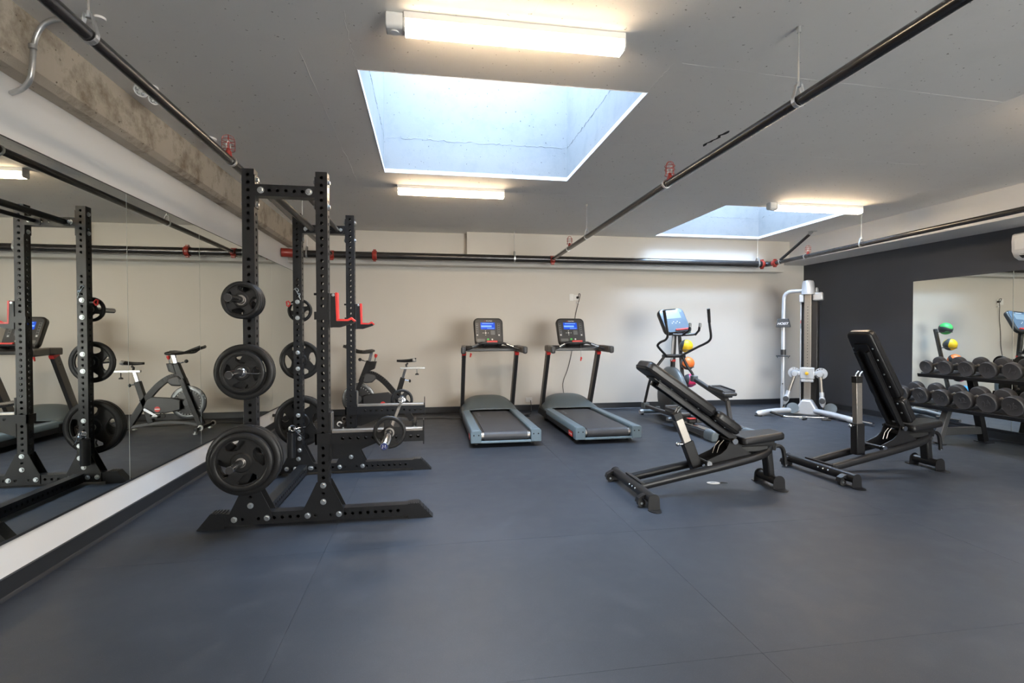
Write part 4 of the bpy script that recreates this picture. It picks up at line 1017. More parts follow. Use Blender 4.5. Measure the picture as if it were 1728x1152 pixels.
# console facing the user, leaning back
ang = R(32); O = Vector((CX+0.02, 6.97, 1.30)); ey = Vector((-0.10, math.sin(ang), math.cos(ang))).normalized(); ex = Vector((1, 0, 0)) - ey*Vector((1, 0, 0)).dot(ey); ex.normalize(); ez = ex.cross(ey)
def on2(z): m = fr(O+ez*z, ex, ey, ez); return m
cb_ = eb().prism(rrect(0.42, 0.43, 0.075, 6, 0, 0.215), 0.075, on2(-0.078)).build('console', 'plastic', el, bevel=0.02)
eb().prism(rrect(0.385, 0.395, 0.06, 6, 0, 0.215), 0.004, on2(0.0)).build('console_face', 'glossface', cb_)
eb().prism(rrect(0.245, 0.115, 0.006, 3, -0.005, 0.30), 0.003, on2(0.0045)).build('screen', 'lcd', cb_)
eb().prism(rrect(0.20, 0.016, 0.004, 3, -0.01, 0.405), 0.002, on2(0.0045)).build('top_slot', 'hole', cb_)
eb().prism(rrect(0.12, 0.008, 0.002, 2, 0.0, 0.378), 0.001, on2(0.0045)).build('logo_strip', 'wtext', cb_)
ky = eb()
for k in range(5): ky.prism(circ(-0.06+0.03*k, 0.175+(0.015 if k % 2 else -0.01), 0.007, 8), 0.002, on2(0.0045))
ky.build('keys', 'wtext', cb_)
eb().prism(rrect(0.22, 0.022, 0.006, 3, 0.06, 0.045), 0.022, on2(0.003)).build('stop_bar', 'red', cb_)
# fixed heart-rate bar in front of the console
eb().tube(smooth_path([(CX-0.14, 6.86, 1.27), (CX-0.04, 6.84, 1.265), (CX+0.10, 6.82, 1.268), (CX+0.19, 6.80, 1.28)], 5), 0.017, 12).build('fixed_handlebar', 'plastic', el)
eb().tube([(CX, 7.08, 1.30), (CX, 6.85, 1.265)], 0.022, 12).build('handlebar_stem', 'plastic', el)
for (x0, x1) in ((CX-0.005, CX+0.0), (CX+0.185, CX+0.15)):
    eb().tube([(x0, 6.82, 1.27), (x1, 6.66, 1.33), (x1, 6.63, 1.43)], 0.016, 12).build('pulse_handle', 'plastic', el)
    eb().tube([(x1, 6.637, 1.375), (x1, 6.632, 1.425)], 0.0185, 12).build('pulse_contact', 'chrome', el)
# pivot and moving arms
eb().tube([(CX-0.21, 7.04, 0.955), (CX+0.14, 7.04, 0.955)], 0.026, 14).build('pivot_bar', 'plastic', el)
left = [(CX-0.155, 7.02, 0.95), (CX-0.33, 6.92, 1.085), (CX-0.36, 6.88, 1.125), (CX-0.335, 6.84, 1.165), (CX-0.28, 6.80, 1.20), (CX-0.265, 6.77, 1.27), (CX-0.30, 6.75, 1.42), (CX-0.345, 6.72, 1.60)]
right = [(CX+0.065, 7.02, 0.955), (CX+0.24, 6.85, 1.09), (CX+0.29, 6.78, 1.13), (CX+0.34, 6.72, 1.18), (CX+0.345, 6.68, 1.25), (CX+0.31, 6.66, 1.42), (CX+0.27, 6.62, 1.62)]
for P in (left, right):
    a_ = eb().tube(smooth_path(P, 4), 0.017, 12).build('moving_arm', 'plastic', el)
    q = [Vector(P[-1]), Vector(P[-2])]
    eb().tube([q[0]+(q[0]-q[1]).normalized()*0.012, q[0], q[0].lerp(q[1], 0.9)], [0.024, 0.022, 0.020], 12).build('arm_grip', 'cable', a_)
eb().tube(smooth_path([(CX-0.18, 7.04, 0.95), (CX-0.30, 7.04, 0.80), (CX-0.36, 7.12, 0.62), (CX-0.37, 7.25, 0.35), (CX-0.37, 7.32, 0.20)], 4), 0.020, 12).build('lower_link', 'plastic', el)
eb().tube(smooth_path([(CX+0.10, 7.04, 0.95), (CX+0.17, 7.02, 0.80), (CX+0.23, 6.99, 0.70), (CX+0.24, 6.96, 0.63)], 4), 0.020, 12).build('lower_link', 'plastic', el)
eb().box(CX-0.40, CX-0.31, 7.26, 7.38, 0.14, 0.24).build('link_joint', 'shroud', el, bevel=0.012)
eb().box(CX+0.20, CX+0.28, 6.90, 7.0, 0.58, 0.67).build('link_joint', 'shroud', el, bevel=0.012)
# pedal arms: left low, right high
eb().bar((CX-0.36, 7.32, 0.19), (CX-0.25, 6.15, 0.155), 0.055, 0.05).build('pedal_arm', 'dgrey', el, bevel=0.012)
eb().bar((CX+0.24, 6.95, 0.62), (CX+0.27, 6.15, 0.40), 0.06, 0.06).build('pedal_arm', 'dgrey', el, bevel=0.014)
eb().bar((CX+0.27, 6.15, 0.40), (CX+0.25, 6.05, 0.14), 0.05, 0.05, (0, 1, 0)).build('roller_leg', 'dgrey', el, bevel=0.01)
for (X, Y, Z) in ((CX-0.25, 6.13, 0.155), (CX+0.25, 6.05, 0.145)): eb().cyl((X-0.045, Y, Z-0.005), (X+0.045, Y, Z-0.005), 0.030, 16).build('roller', 'cable', el)
eb().box(CX-0.30, CX-0.20, 6.10, 6.16, 0.180, 0.192).build('red_lug', 'red', el, bevel=0.004)
for s, Y, Z, dz in ((-1, 6.42, 0.225, 0.0), (1, 6.30, 0.505, 0.10)):
    X = CX+s*0.29
    rot = Matrix.Rotation(math.atan(dz), 3, 'X')
    pd = eb().obox((X, Y, Z), (0.19, 0.40, 0.045), rot).build('pedal', 'dgrey', el, bevel=0.018, seg=3)
    eb().obox((X, Y-0.0, Z+0.028), (0.15, 0.35, 0.012), rot).build('pedal_pad', 'plastic', pd, bevel=0.004)
    eb().obox((X, Y+0.185, Z+0.045), (0.19, 0.03, 0.05), rot).build('toe_guard', 'dgrey', pd, bevel=0.01)
    for q in (-1, 1): eb().obox((X+q*0.088, Y+0.02, Z+0.035), (0.016, 0.34, 0.035), rot).build('side_guard', 'dgrey', pd, bevel=0.006)
    eb().obox((X, Y, Z-0.035), (0.12, 0.30, 0.04), rot).build('pedal_bracket', 'plastic', pd, bevel=0.012)

# ================================================================== MEDICINE BALL STAND
BS = (4.19, 7.95, 0)
bs = thing('ball_stand', 'black leaning stand with ring shelves for medicine balls, behind the cross trainer', 'ball stand', BS)
def sb(): return MB(BS)
balls = [(4.205, 7.885, 1.365, (0.06, 0.50, 0.13), 'green'), (4.195, 7.81, 1.078, (0.80, 0.55, 0.02), 'yellow'), (4.180, 7.735, 0.800, (0.85, 0.20, 0.04), 'orange'),
         (4.175, 7.66, 0.525, (0.70, 0.03, 0.14), 'pink'), (4.17, 7.585, 0.250, (0.05, 0.33, 0.75), 'blue')]
pt = (4.205, 8.08, 1.36); pb = (4.17, 7.80, 0.05)
sb().bar(pb, pt, 0.05, 0.05, (0, 1, 0)).build('post', 'dgrey', bs, bevel=0.006)
sb().bar((3.88, 7.80, 0.028), (4.46, 7.80, 0.028), 0.05, 0.05).build('rear_foot', 'dgrey', bs, bevel=0.006)
sb().bar((4.17, 7.80, 0.028), (4.17, 7.42, 0.028), 0.05, 0.05).build('front_foot', 'dgrey', bs, bevel=0.006)
BR = 0.108
def ball_mat(name, c):
    m = bpy.data.materials.new('ball_'+name); m.use_nodes = True; nt = m.node_tree; b = nt.nodes['Principled BSDF']
    tc = nt.nodes.new('ShaderNodeTexCoord'); sx = nt.nodes.new('ShaderNodeSeparateXYZ'); nt.links.new(tc.outputs['Object'], sx.inputs[0])
    # two-colour S-curve band moulded into the ball
    def mth(op, a, bv=None, b2=None):
        n = nt.nodes.new('ShaderNodeMath'); n.operation = op
        for i, q in enumerate((a, bv, b2)):
            if q is None: continue
            if isinstance(q, (int, float)): n.inputs[i].default_value = q
            else: nt.links.new(q, n.inputs[i])
        return n.outputs[0]
    sw = mth('MULTIPLY', mth('SINE', mth('MULTIPLY', sx.outputs[0], 26)), 0.045)
    d = mth('ABSOLUTE', mth('SUBTRACT', sx.outputs[2], sw))
    band = mth('LESS_THAN', d, 0.040)
    mx = nt.nodes.new('ShaderNodeMix'); mx.data_type = 'RGBA'; mx.inputs['A'].default_value = (*c, 1); mx.inputs['B'].default_value = (0.045, 0.055, 0.065, 1)
    nt.links.new(band, mx.inputs['Factor']); nt.links.new(mx.outputs['Result'], b.inputs['Base Color'])
    b.inputs['Roughness'].default_value = 0.45
    n = nt.nodes.new('ShaderNodeTexNoise'); n.inputs['Scale'].default_value = 300; nt.links.new(tc.outputs['Object'], n.inputs['Vector'])
    bp_ = nt.nodes.new('ShaderNodeBump'); bp_.inputs['Strength'].default_value = 0.15; bp_.inputs['Distance'].default_value = 0.002
    nt.links.new(n.outputs['Fac'], bp_.inputs['Height']); nt.links.new(bp_.outputs['Normal'], b.inputs['Normal'])
    return m
rots = [(0.3, 0.5, 0.4), (1.75, 0.2, 0.5), (1.5, 1.0, 0.2), (1.6, 0.3, 0.9), (1.2, 0.2, 1.3)]
words = {'green': 'green and black medicine ball on the top ring, hidden behind the trainer console', 'yellow': 'yellow and black medicine ball, second from the top of the stand',
         'orange': 'orange and black medicine ball, third from the top of the stand', 'pink': 'pink and black medicine ball, fourth from the top of the stand', 'blue': 'blue and black medicine ball, lowest on the stand'}
for i, (x, y, z, c, nm) in enumerate(balls):
    py = pb[1] + (pt[1]-pb[1])*((z-0.02)-pb[2])/(pt[2]-pb[2]); px = pb[0] + (pt[0]-pb[0])*((z-0.02)-pb[2])/(pt[2]-pb[2])
    zr = z-0.062; rr = math.sqrt(BR**2-0.062**2)+0.008
    ring = sb().tube([(x+rr*math.cos(2*PI*k/28), y+rr*math.sin(2*PI*k/28), zr) for k in range(29)], 0.0065, 8, False).build('ring_shelf', 'dgrey', bs)
    sb().bar((px, py, zr), (x, y+rr-0.004, zr), 0.03, 0.014).build('ring_arm', 'dgrey', bs)
    m = MB(); m.sphere((0, 0, 0), BR, 32, 20)
    o = m.build('medicine_ball', ball_mat(nm, c), None, smooth=80); o.location = (x, y, z); o.rotation_euler = rots[i]
    tag(o, words[nm], 'medicine ball', 'medicine balls on the stand')

# ================================================================== CABLE MACHINE (stands in the corner, faces the room diagonally)
CM = (5.95, 7.22, 0)
cmach = thing('cable_machine', 'silver corner cable machine with slotted steel column and swivel pulley arms', 'cable machine', CM, R(-45))
# local frame: -y points out of the corner to the room, x to the machine's right as seen from the room
def kb(): return MB()
MB().prism(rrect(0.098, 0.075, 0.006, 3), 1.80, frXY(0.16)).build('column', 'steel', cmach, smooth=0)
sl = MB()
for k in range(24): sl.cyl((0, -0.0376, 0.62+0.047*k), (0, -0.0366, 0.62+0.047*k), 0.0062, 8)
sl.build('pin_holes', 'hole', cmach)
sl = MB(); sl.box(-0.0495, -0.0485, -0.030, 0.030, 0.3, 1.9); sl.build('column_edge', 'silverp', cmach)
MB().lathe([(0.098, 1.90), (0.094, 1.94), (0.084, 2.08), (0.070, 2.115), (0.0, 2.13)], None, 28).build('top_cap', 'silverp', cmach)
MB().prism([(-0.20, 0.0), (-0.155, 0.0), (0.155, 0.0), (0.20, 0.0), (0.075, 0.225), (0.055, 0.24), (-0.055, 0.24), (-0.075, 0.225)], 0.22, frXZ(-0.15)).build('base_cowl', 'silverp', cmach, bevel=0.03, seg=3)
# weight stack housing behind the column
MB().prism([(-0.09, 0.06), (0.13, 0.06), (0.13, 0.36), (0.06, 0.36), (-0.09, 0.36)], 1.83, frXY(0.04)).build('stack_housing', 'plastic', cmach, bevel=0.012)
MB().box(-0.115, -0.095, 0.05, 0.34, 0.06, 1.80).build('stack_panel', 'silverp', cmach, bevel=0.004)
lb = MB().box(-0.103, -0.099, 0.0, 0.048, 1.36, 1.50).build('instruction_label', 'lcd', cmach); MB().box(-0.1055, -0.099, -0.0015, 0.049, 1.445, 1.49).build('label_band', 'red', lb)
MB().box(0.06, 0.20, -0.02, 0.20, 1.80, 1.93).build('pulley_bracket', 'silverp', cmach, bevel=0.02)
for y in (0.05, 0.16): MB().lathe([(0.05, 0.0), (0.058, 0.004), (0.054, 0.012), (0.058, 0.020), (0.05, 0.024)], fr((0.10, y, 1.955), (0, 1, 0), (0, 0, 1), (1, 0, 0)), 24).build('top_pulley', 'silverp', cmach)
MB().box(-0.12, -0.06, -0.03, 0.05, 1.78, 1.90).build('column_clamp', 'silverp', cmach, bevel=0.008)
# side frame: bent tube down to the floor
fr_path = [(-0.06, 0.05, 1.965), (-0.24, 0.08, 1.965)] + [(-0.24-0.11*math.sin(R(a)), 0.08+0.015*a/90, 1.965-0.11+0.11*math.cos(R(a))) for a in (20, 45, 70, 90)] + [(-0.36, 0.10, 1.5), (-0.36, 0.10, 0.06)]
MB().tube(fr_path, 0.030, 14).build('side_frame', 'silverp', cmach)
MB().tube([(-0.36, 0.10, 0.05), (-0.36, 0.10, 0.42)], 0.036, 14).build('frame_sleeve', 'silverp', cmach)
MB().cyl((-0.36, 0.064, 0.46), (-0.36, 0.05, 0.46), 0.010, 10).build('frame_knob', 'plastic', cmach)
sgn = MB().prism([(-0.465, 1.385), (-0.255, 1.385), (-0.255, 1.405), (-0.285, 1.525), (-0.435, 1.525), (-0.465, 1.405)], 0.085, frXZ(0.045)).build('sign_block', 'dgrey', cmach, bevel=0.006)
text('HOIST', 0.055, 'wtext', sgn, fr((-0.36, 0.0435, 1.442), (1, 0, 0), (0, 0, 1), (0, -1, 0)), 0.0008, 0.001, shear=0.3)
cupo = MB().lathe([(0.036, 0.93), (0.040, 0.93), (0.040, 1.02), (0.036, 1.02)], Matrix.Translation((-0.36, 0.10, 0)), 20, True).build('accessory_cup', 'plastic', cmach)
MB().prism(rrect(0.20, 0.10, 0.02, 3, -0.36, 0.08), 0.018, frXY(0.905)).build('accessory_tray', 'plastic', cmach, bevel=0.004)
for x in (-0.44, -0.28): MB().tube([(x, 0.03, 0.912), (x+0.01, 0.0, 0.900), (x+0.01, -0.005, 0.885)], 0.006, 8).build('tray_hook', 'plastic', cmach)
# carriage with index discs and two swivel arms
MB().box(-0.100, 0.100, -0.075, 0.045, 0.565, 0.745).build('carriage', 'silverp', cmach, bevel=0.012)
MB().box(-0.088, 0.088, -0.070, 0.040, 0.515, 0.560).build('carriage_foot', 'silverp', cmach, bevel=0.010)
kn = MB().lathe([(0.012, 0), (0.012, 0.02), (0.026, 0.022), (0.026, 0.045), (0.018, 0.05), (0, 0.05)], fr((0, -0.075, 0.655), (1, 0, 0), (0, 0, 1), (0, -1, 0)), 18).build('release_knob', 'yellow', cmach)
for s in (-1, 1):
    X = s*0.185
    dsk = [(X+0.088*math.cos(2*PI*k/36), 0.655+0.088*math.sin(2*PI*k/36)) for k in range(36)]
    hl = [circ(X+0.070*math.cos(R(90+s*(10-28*j)*-1)), 0.655+0.070*math.sin(R(90+s*(10-28*j)*-1)), 0.0085, 8) for j in range(7)]
    MB().prism(dsk, 0.014, frXZ(-0.02), hl).build('index_disc', 'silverp', cmach)
    MB().lathe([(0.050, 0), (0.050, 0.06), (0.042, 0.075), (0, 0.08)], fr((X*0.93, -0.022, 0.645), (1, 0, 0), (0, 0, 1), (0, -1, 0)), 20).build('arm_hub', 'silverp', cmach)
    MB().bar((s*0.09, -0.04, 0.65), (X*0.9, -0.05, 0.65), 0.05, 0.06).build('hub_arm', 'silverp', cmach, bevel=0.008)
    a, b = Vector((X*0.98, -0.07, 0.60)), Vector((s*(0.255 if s < 0 else 0.205), -0.11, 0.34))
    MB().tube([a, b], 0.026, 14).build('swivel_arm', 'steel', cmach)
    d = (b-a).normalized()
    MB().tube([b-d*0.03, b+d*0.03], 0.034, 14).build('arm_collar', 'silverp', cmach)
    c = b + d*0.10
    MB().tube([b+d*0.02, b+d*0.07, b+d*0.12, b+d*0.17, b+d*0.20], [0.026, 0.042, 0.046, 0.034, 0.015], 14).build('pulley_housing', 'silverp', cmach)
    MB().lathe([(0.032, -0.012), (0.040, -0.010), (0.034, 0), (0.040, 0.010), (0.032, 0.012)], fr(c+Vector((0, -0.046, 0)), (0.3, 0, 1), (1, 0, -0.3), (0, -1, 0)), 20).build('pulley_wheel', 'dgrey', cmach)
    MB().tube([c+d*0.09, c+d*0.14], 0.011, 8).build('cable_ball', 'cable', cmach)
    MB().tube([c+d*0.14+Vector((0.012*math.cos(2*PI*k/10), 0, -0.018+0.018*math.sin(2*PI*k/10))) for k in range(11)], 0.004, 6, False).build('snap_hook', 'yellow', cmach)
# floor legs along the two walls, with round foot plates
R45 = Matrix.Rotation(R(45), 3, 'Z')
def wl(x, y, z): return R45 @ Vector((x-CM[0], y-CM[1], z))      # world -> local of the turned machine
for (ex_, ey_, dv) in ((5.08, 7.20, (-1, 0)), (5.98, 6.36, (0, -1))):
    MB().tube([wl(CM[0]+dv[0]*0.10, CM[1]+dv[1]*0.10, 0.075), wl(CM[0]+dv[0]*0.55, CM[1]+dv[1]*0.55, 0.070), wl(ex_-dv[0]*0.06, ey_-dv[1]*0.06, 0.05)], 0.042, 14).build('floor_leg', 'silverp', cmach)
    MB().tube([wl(ex_-dv[0]*0.08, ey_-dv[1]*0.08, 0.045), wl(ex_+dv[0]*0.0, ey_+dv[1]*0.0, 0.040), wl(ex_+dv[0]*0.03, ey_+dv[1]*0.03, 0.03)], [0.046, 0.046, 0.03], 14).build('leg_cap', 'silverp', cmach)
    MB().cyl(wl(ex_, ey_, 0.0), wl(ex_, ey_, 0.015), 0.055, 18).build('leg_foot', 'cable', cmach)
MB().tube([wl(6.05, 6.44, 0.035), wl(6.05, 6.10, 0.035)], 0.022, 12).build('foot_peg', 'chrome', cmach)
for (x, y) in ((5.66, 7.18), (6.16, 6.98)):
    MB().lathe([(0.085, -0.006), (0.085, 0.006)], fr(wl(x, y, 0.115), R45 @ Vector((0.77, -0.64, 0)), R45 @ Vector((0.2, 0.2, 0.95)), R45 @ Vector((-0.62, -0.75, 0.28))), 28).build('foot_plate', 'shroud', cmach)

# long lat bar lying on the floor in front of the machine
def w2(px, z): return px
LB = (5.70, 6.85, 0.0147)
lat = thing('lat_bar', 'long chrome pull-down bar with black angled grips on the floor before the cable machine', 'exercise bar', LB)
A, B = Vector((5.42, 7.00, 0.0147)), Vector((6.13, 6.72, 0.0147)); d = (B-A).normalized(); n_ = Vector((-d.y, d.x, 0))
MB(LB).tube([A, B], 0.0145, 14).build('bar', 'chrome', lat)
for p, s in ((A, -1), (B, 1)):
    q = p + d*s*0.05 + n_*0.01
    MB(LB).tube([p, q], 0.0145, 14).build('bend', 'chrome', lat)
    e = q + d*s*0.17 + n_*(0.03 if s < 0 else 0.10) + Vector((0, 0, 0.06))
    MB(LB).tube([q, e], 0.0175, 14).build('grip', 'cable', lat)
    MB(LB).tube([e, e+(e-q).normalized()*0.012], [0.019, 0.012], 14).build('grip_end', 'chrome', lat)
for t_ in (0.30, 0.72):
    c = A.lerp(B, t_)
    MB(LB).tube([c+n_*(-0.018-0.022*(1-math.cos(2*PI*k/12)))+d*0.03*math.sin(2*PI*k/12) for k in range(13)], 0.0045, 6, False).build('eyelet', 'chrome', lat)
for (x, y, rz, wd) in ((5.50, 6.80, 0.5, 'before the left half of the pull-down bar'), (5.80, 6.68, -0.4, 'before the right half of the pull-down bar')):
    o = link('stirrup_attachment', None, None, (x, y, 0.014), (0, 0, rz)); tag(o, 'chrome stirrup with black grip, '+wd, 'cable stirrup', 'loose cable stirrups')
    MB().tube([(-0.06, -0.05, 0), (0, 0.04, 0), (0.06, -0.05, 0)], 0.005, 8).build('yoke', 'chrome', o)
    MB().tube([(-0.06, -0.05, 0), (0.06, -0.05, 0)], 0.013, 12).build('grip', 'cable', o)

# ================================================================== ADJUSTABLE BENCHES
def make_bench(t, back_deg, sleeve_top, post_top, post_base=(0.60, 0.20), post_len=0.26):
    """local: x from the wheel end (0) to the seat end (1.25), y across, origin on floor under the rear cross tube"""
    tb = 0.040
    # rear cross tube with flat floor flanges, wheels
    MB().tube([(0.0, -0.42, 0.075), (0.0, 0.36, 0.075)], tb, 18).build('rear_cross_tube', 'black', t)
    for y, s in ((-0.42, -1), (0.36, 1)):
        prof = [(0.043*math.cos(R(a)), 0.075+0.043*math.sin(R(a))) for a in range(0, 181, 20)] + [(-0.046, 0.004), (0.046, 0.004)]
        MB().prism(prof, 0.006, frXZ(y-0.003)).build('end_plate', 'black', t)
        MB().prism([(0.048*math.cos(R(a))*1.0, y+s*(0.0+0.075*math.sin(R(a)))) for a in range(0, 181, 18)], 0.006, frXY(0.0)).build('floor_flange', 'black', t)
    for y in (-0.33, 0.33):
        w_ = MB().cyl((-0.062, y-0.016, 0.031), (-0.062, y+0.016, 0.031), 0.029, 20).build('transport_wheel', 'cable', t)
        MB().cyl((-0.062, y-0.020, 0.031), (-0.062, y-0.016, 0.031), 0.009, 10).build('axle_bolt', 'zinc', w_)
        MB().prism([(-0.100, 0.040), (-0.090, 0.072), (-0.055, 0.092), (-0.02, 0.10), (-0.02, 0.062), (-0.062, 0.068), (-0.086, 0.050)], 0.050, frXZ(y-0.025)).build('wheel_guard', 'black', t)
    for y in (-0.10, -0.045, 0.01): MB().sphere((-0.036, y-0.06, 0.085), 0.008, 10, 6).build('rivet', 'zinc', t)
    # twin main tubes sweeping up to the seat post
    for y in (-0.115, 0.115):
        MB().tube(smooth_path([(0.02, y, 0.085), (0.35, y, 0.145), (0.75, y*0.95, 0.215), (1.05, y*0.75, 0.268), (1.17, y*0.40, 0.295), (1.22, y*0.15, 0.330)], 5), 0.034, 16).build('main_tube', 'black', t)
    MB().bar((0.03, -0.16, 0.118), (0.03, 0.16, 0.118), 0.03, 0.012).build('weld_plate', 'black', t)
    # front foot
    MB().bar((1.205, 0, 0.33), (1.235, 0, 0.07), 0.085, 0.06, (1, 0, 0)).build('front_leg', 'black', t, bevel=0.014)
    MB().tube([(1.235, -0.125, 0.062), (1.235, 0.125, 0.062)], 0.036, 18).build('front_cross_tube', 'black', t)
    for s in (-1, 1):
        y = s*0.125
        prof = [(1.235+0.052*math.cos(R(a)), 0.062+0.052*math.sin(R(a))) for a in range(0, 181, 20)] + [(1.180, 0.004), (1.290, 0.004)]
        MB().prism(prof, 0.006, frXZ(y-0.003)).build('end_plate', 'black', t)
        MB().prism([(1.235+0.056*math.cos(R(a)), y+s*0.085*math.sin(R(a))) for a in range(0, 181, 18)], 0.006, frXY(0.0)).build('floor_flange', 'black', t)
    # side brackets that carry hinge and stop
    for y in (-0.085, 0.079):
        poly = [(0.60, 0.215), (1.02, 0.290), (0.93, 0.345), (0.875, 0.415), (0.855, 0.430), (0.825, 0.425), (0.790, 0.345), (0.74, 0.305), (0.625, 0.260), (0.590, 0.245)]
        MB().prism(poly, 0.006, frXZ(y)).build('hinge_bracket', 'black', t)
    MB().tube([(0.845, -0.105, 0.408), (0.845, 0.105, 0.408)], 0.018, 14).build('hinge_tube', 'black', t)
    MB().tube([(0.615, -0.11, 0.235), (0.615, 0.11, 0.235)], 0.018, 14).build('post_pivot', 'black', t)
    for (x, z, y) in ((0.845, 0.408, -0.105), (0.615, 0.235, -0.11)):
        MB().cyl((x, y, z), (x, y-0.012, z), 0.023, 18).build('hinge_cap', 'chrome', t)
    for k in range(2): MB().tube([(0.70+0.04*k, -0.02, 0.30), (0.72+0.04*k, -0.02, 0.36), (0.76+0.04*k, -0.02, 0.40)], 0.003, 6).build('stop_rung', 'steel', t)
    # telescopic post
    pb_ = Vector((post_base[0], 0.0, post_base[1])); st = Vector((sleeve_top[0], 0, sleeve_top[1])); pt_ = Vector((post_top[0], 0, post_top[1])); dd = (st-pb_).normalized()
    MB().bar(pb_-dd*0.05, st, 0.075, 0.088, dd.cross(Vector((0, 1, 0)))).build('post_sleeve', 'black', t, bevel=0.006)
    MB().bar(st-dd*0.05, pt_-dd*0.04, 0.052, 0.064, dd.cross(Vector((0, 1, 0)))).build('inner_post', 'steel', t, bevel=0.004)
    MB().bar(pt_-dd*0.05, pt_+dd*0.012, 0.060, 0.072, dd.cross(Vector((0, 1, 0)))).build('post_cap', 'black', t, bevel=0.004)
    k0 = st-dd*0.02; kd = Vector((-dd.z, 0, dd.x)) if dd.x <= 0.2 else Vector((-1, 0, 0))
    MB().tube([k0+Vector((-0.035, -0.01, 0)), k0+Vector((-0.085, -0.01, 0.0))], [0.010, 0.010], 12).build('pop_pin', 'chrome', t)
    MB().sphere(k0+Vector((-0.09, -0.01, 0.0)), 0.018, 14, 8).build('pin_knob', 'chrome', t)
    # back rest: frame plate + two pads
    a = R(back_deg); u = Vector((-math.cos(a), 0, math.sin(a))); nn = Vector((math.sin(a), 0, math.cos(a)))
    H0 = Vector((0.845, 0, 0.408))
    m3 = Matrix((u, Vector((0, 1, 0)), nn)).transposed()
    def pad(c0, c1, w0, w1, th, off, name):
        L = c1-c0
        P = []
        outl = []
        r_ = 0.045
        for (px, py, a0) in ((L, w1/2, 0), (0, w0/2, 90), (0, -w0/2, 180), (L, -w1/2, 270)):
            cx = px - (r_ if px > 0 else -r_); cy = py - (r_ if py > 0 else -r_)
            for k in range(6): an = R(a0+90*k/5); outl.append((cx+r_*math.cos(an), cy+r_*math.sin(an)))
        mm = m3.to_4x4(); mm.translation = H0 + u*c0 + nn*off
        b = MB().prism(outl, th, mm)
        o = b.build(name, 'vinyl', t, bevel=0.024, seg=4)
        # welt line
        mm2 = mm.copy(); mm2.translation = mm.translation + nn*(th*0.30)
        V = [mm2 @ Vector((x*1.0+ (0.0), y, 0)) for x, y in outl]
        cen = sum(V, Vector())/len(V)
        MB().tube([cen+(v-cen)*1.004 for v in V]+[cen+(V[0]-cen)*1.004], 0.004, 6, False).build('piping', 'vinyl', o)
        return o
    pad(0.02, 0.275, 0.30, 0.30, 0.085, 0.045, 'lumbar_pad')
    pad(0.29, 0.98, 0.30, 0.26, 0.085, 0.045, 'back_pad')
    bf = MB()
    for y in (-0.055, 0.055): bf.bar(H0 + u*(-0.02)+Vector((0, y, 0))+nn*0.023, H0+u*0.80+Vector((0, y, 0))+nn*0.023, 0.03, 0.045, nn)
    bf.build('back_frame', 'black', t)
    MB().prism(rrect(0.62, 0.15, 0.02, 3, 0.56, 0), 0.010, Matrix.Translation(H0+nn*0.034) @ m3.to_4x4()).build('back_plate', 'black', t)
    for q in (0.14, 0.24, 0.42, 0.55, 0.70, 0.82):
        for y in (-0.10, 0.10):
            if q < 0.35 or y < 0 or q > 0.5:
                p = H0 + u*q + Vector((0, y, 0)) + nn*0.045
                MB().lathe([(0.009, 0), (0.008, 0.004), (0, 0.006)], Matrix.Translation(p) @ Matrix((u, Vector((0, -1, 0)), -nn)).transposed().to_4x4(), 10).build('pad_screw', 'zinc', t)
    for y in (-0.02, 0.02): MB().tube(smooth_path([pt_+Vector((0, y, 0.0)), pt_+Vector((0.012, y, 0.03)), pt_+Vector((0.04, y, 0.055))], 4), 0.006, 6).build('post_hook', 'zinc', t)
    # seat pad on its own carriage
    sp = []
    for (px, py, a0, r_) in ((1.325, 0.105, 0, 0.05), (0.90, 0.150, 90, 0.03), (0.90, -0.150, 180, 0.03), (1.325, -0.105, 270, 0.05)):
        cx = px - (r_ if px > 1.1 else -r_); cy = py - (r_ if py > 0 else -r_)
        for k in range(6): an = R(a0+90*k/5); sp.append((cx+r_*math.cos(an), cy+r_*math.sin(an)))
    rs = Matrix.Translation((0.90, 0, 0.372)) @ Matrix.Rotation(R(-4), 4, 'Y') @ Matrix.Translation((-0.90, 0, 0))
    MB().prism(sp, 0.064, rs).build('seat_pad', 'vinyl', t, bevel=0.024, seg=4)
    MB().bar((0.86, 0, 0.355), (1.25, 0, 0.372), 0.10, 0.035).build('seat_carriage', 'black', t, bevel=0.004)
    MB().bar((0.88, -0.035, 0.325), (1.18, -0.035, 0.330), 0.05, 0.05).build('seat_slider', 'cable', t, bevel=0.008)
    MB().bar((1.215, 0, 0.31), (1.225, 0, 0.372), 0.09, 0.10, (1, 0, 0)).build('seat_post', 'black', t, bevel=0.006)
    # curved pull handle at the seat end
    hp = smooth_path([(1.255, -0.02, 0.330), (1.31, -0.02, 0.335), (1.345, -0.02, 0.310), (1.360, -0.02, 0.255), (1.370, -0.02, 0.175)], 5)
    MB().tube(hp, 0.017, 12).build('pull_handle', 'black', t)
    MB().tube([(1.250, -0.02, 0.330), (1.272, -0.02, 0.332)], 0.022, 12).build('handle_collar', 'chrome', t)
    MB().tube([(1.370, -0.02, 0.178), (1.371, -0.02, 0.165)], [0.021, 0.019], 12).build('handle_end', 'chrome', t)
B1 = (1.625, 3.905, 0)
b1 = thing('adjustable_bench', 'black adjustable bench with reclined backrest, in the middle of the floor', 'weight bench', B1, 0, 'adjustable weight benches')
make_bench(b1, 35, (0.478, 0.400), (0.385, 0.630), (0.555, 0.205))
B2 = (3.50, 4.12, 0)
b2 = thing('adjustable_bench', 'black adjustable bench with steep upright backrest, before the dumbbell rack', 'weight bench', B2, R(2.5), 'adjustable weight benches')
make_bench(b2, 61, (0.435, 0.455), (0.425, 0.880), (0.440, 0.215))

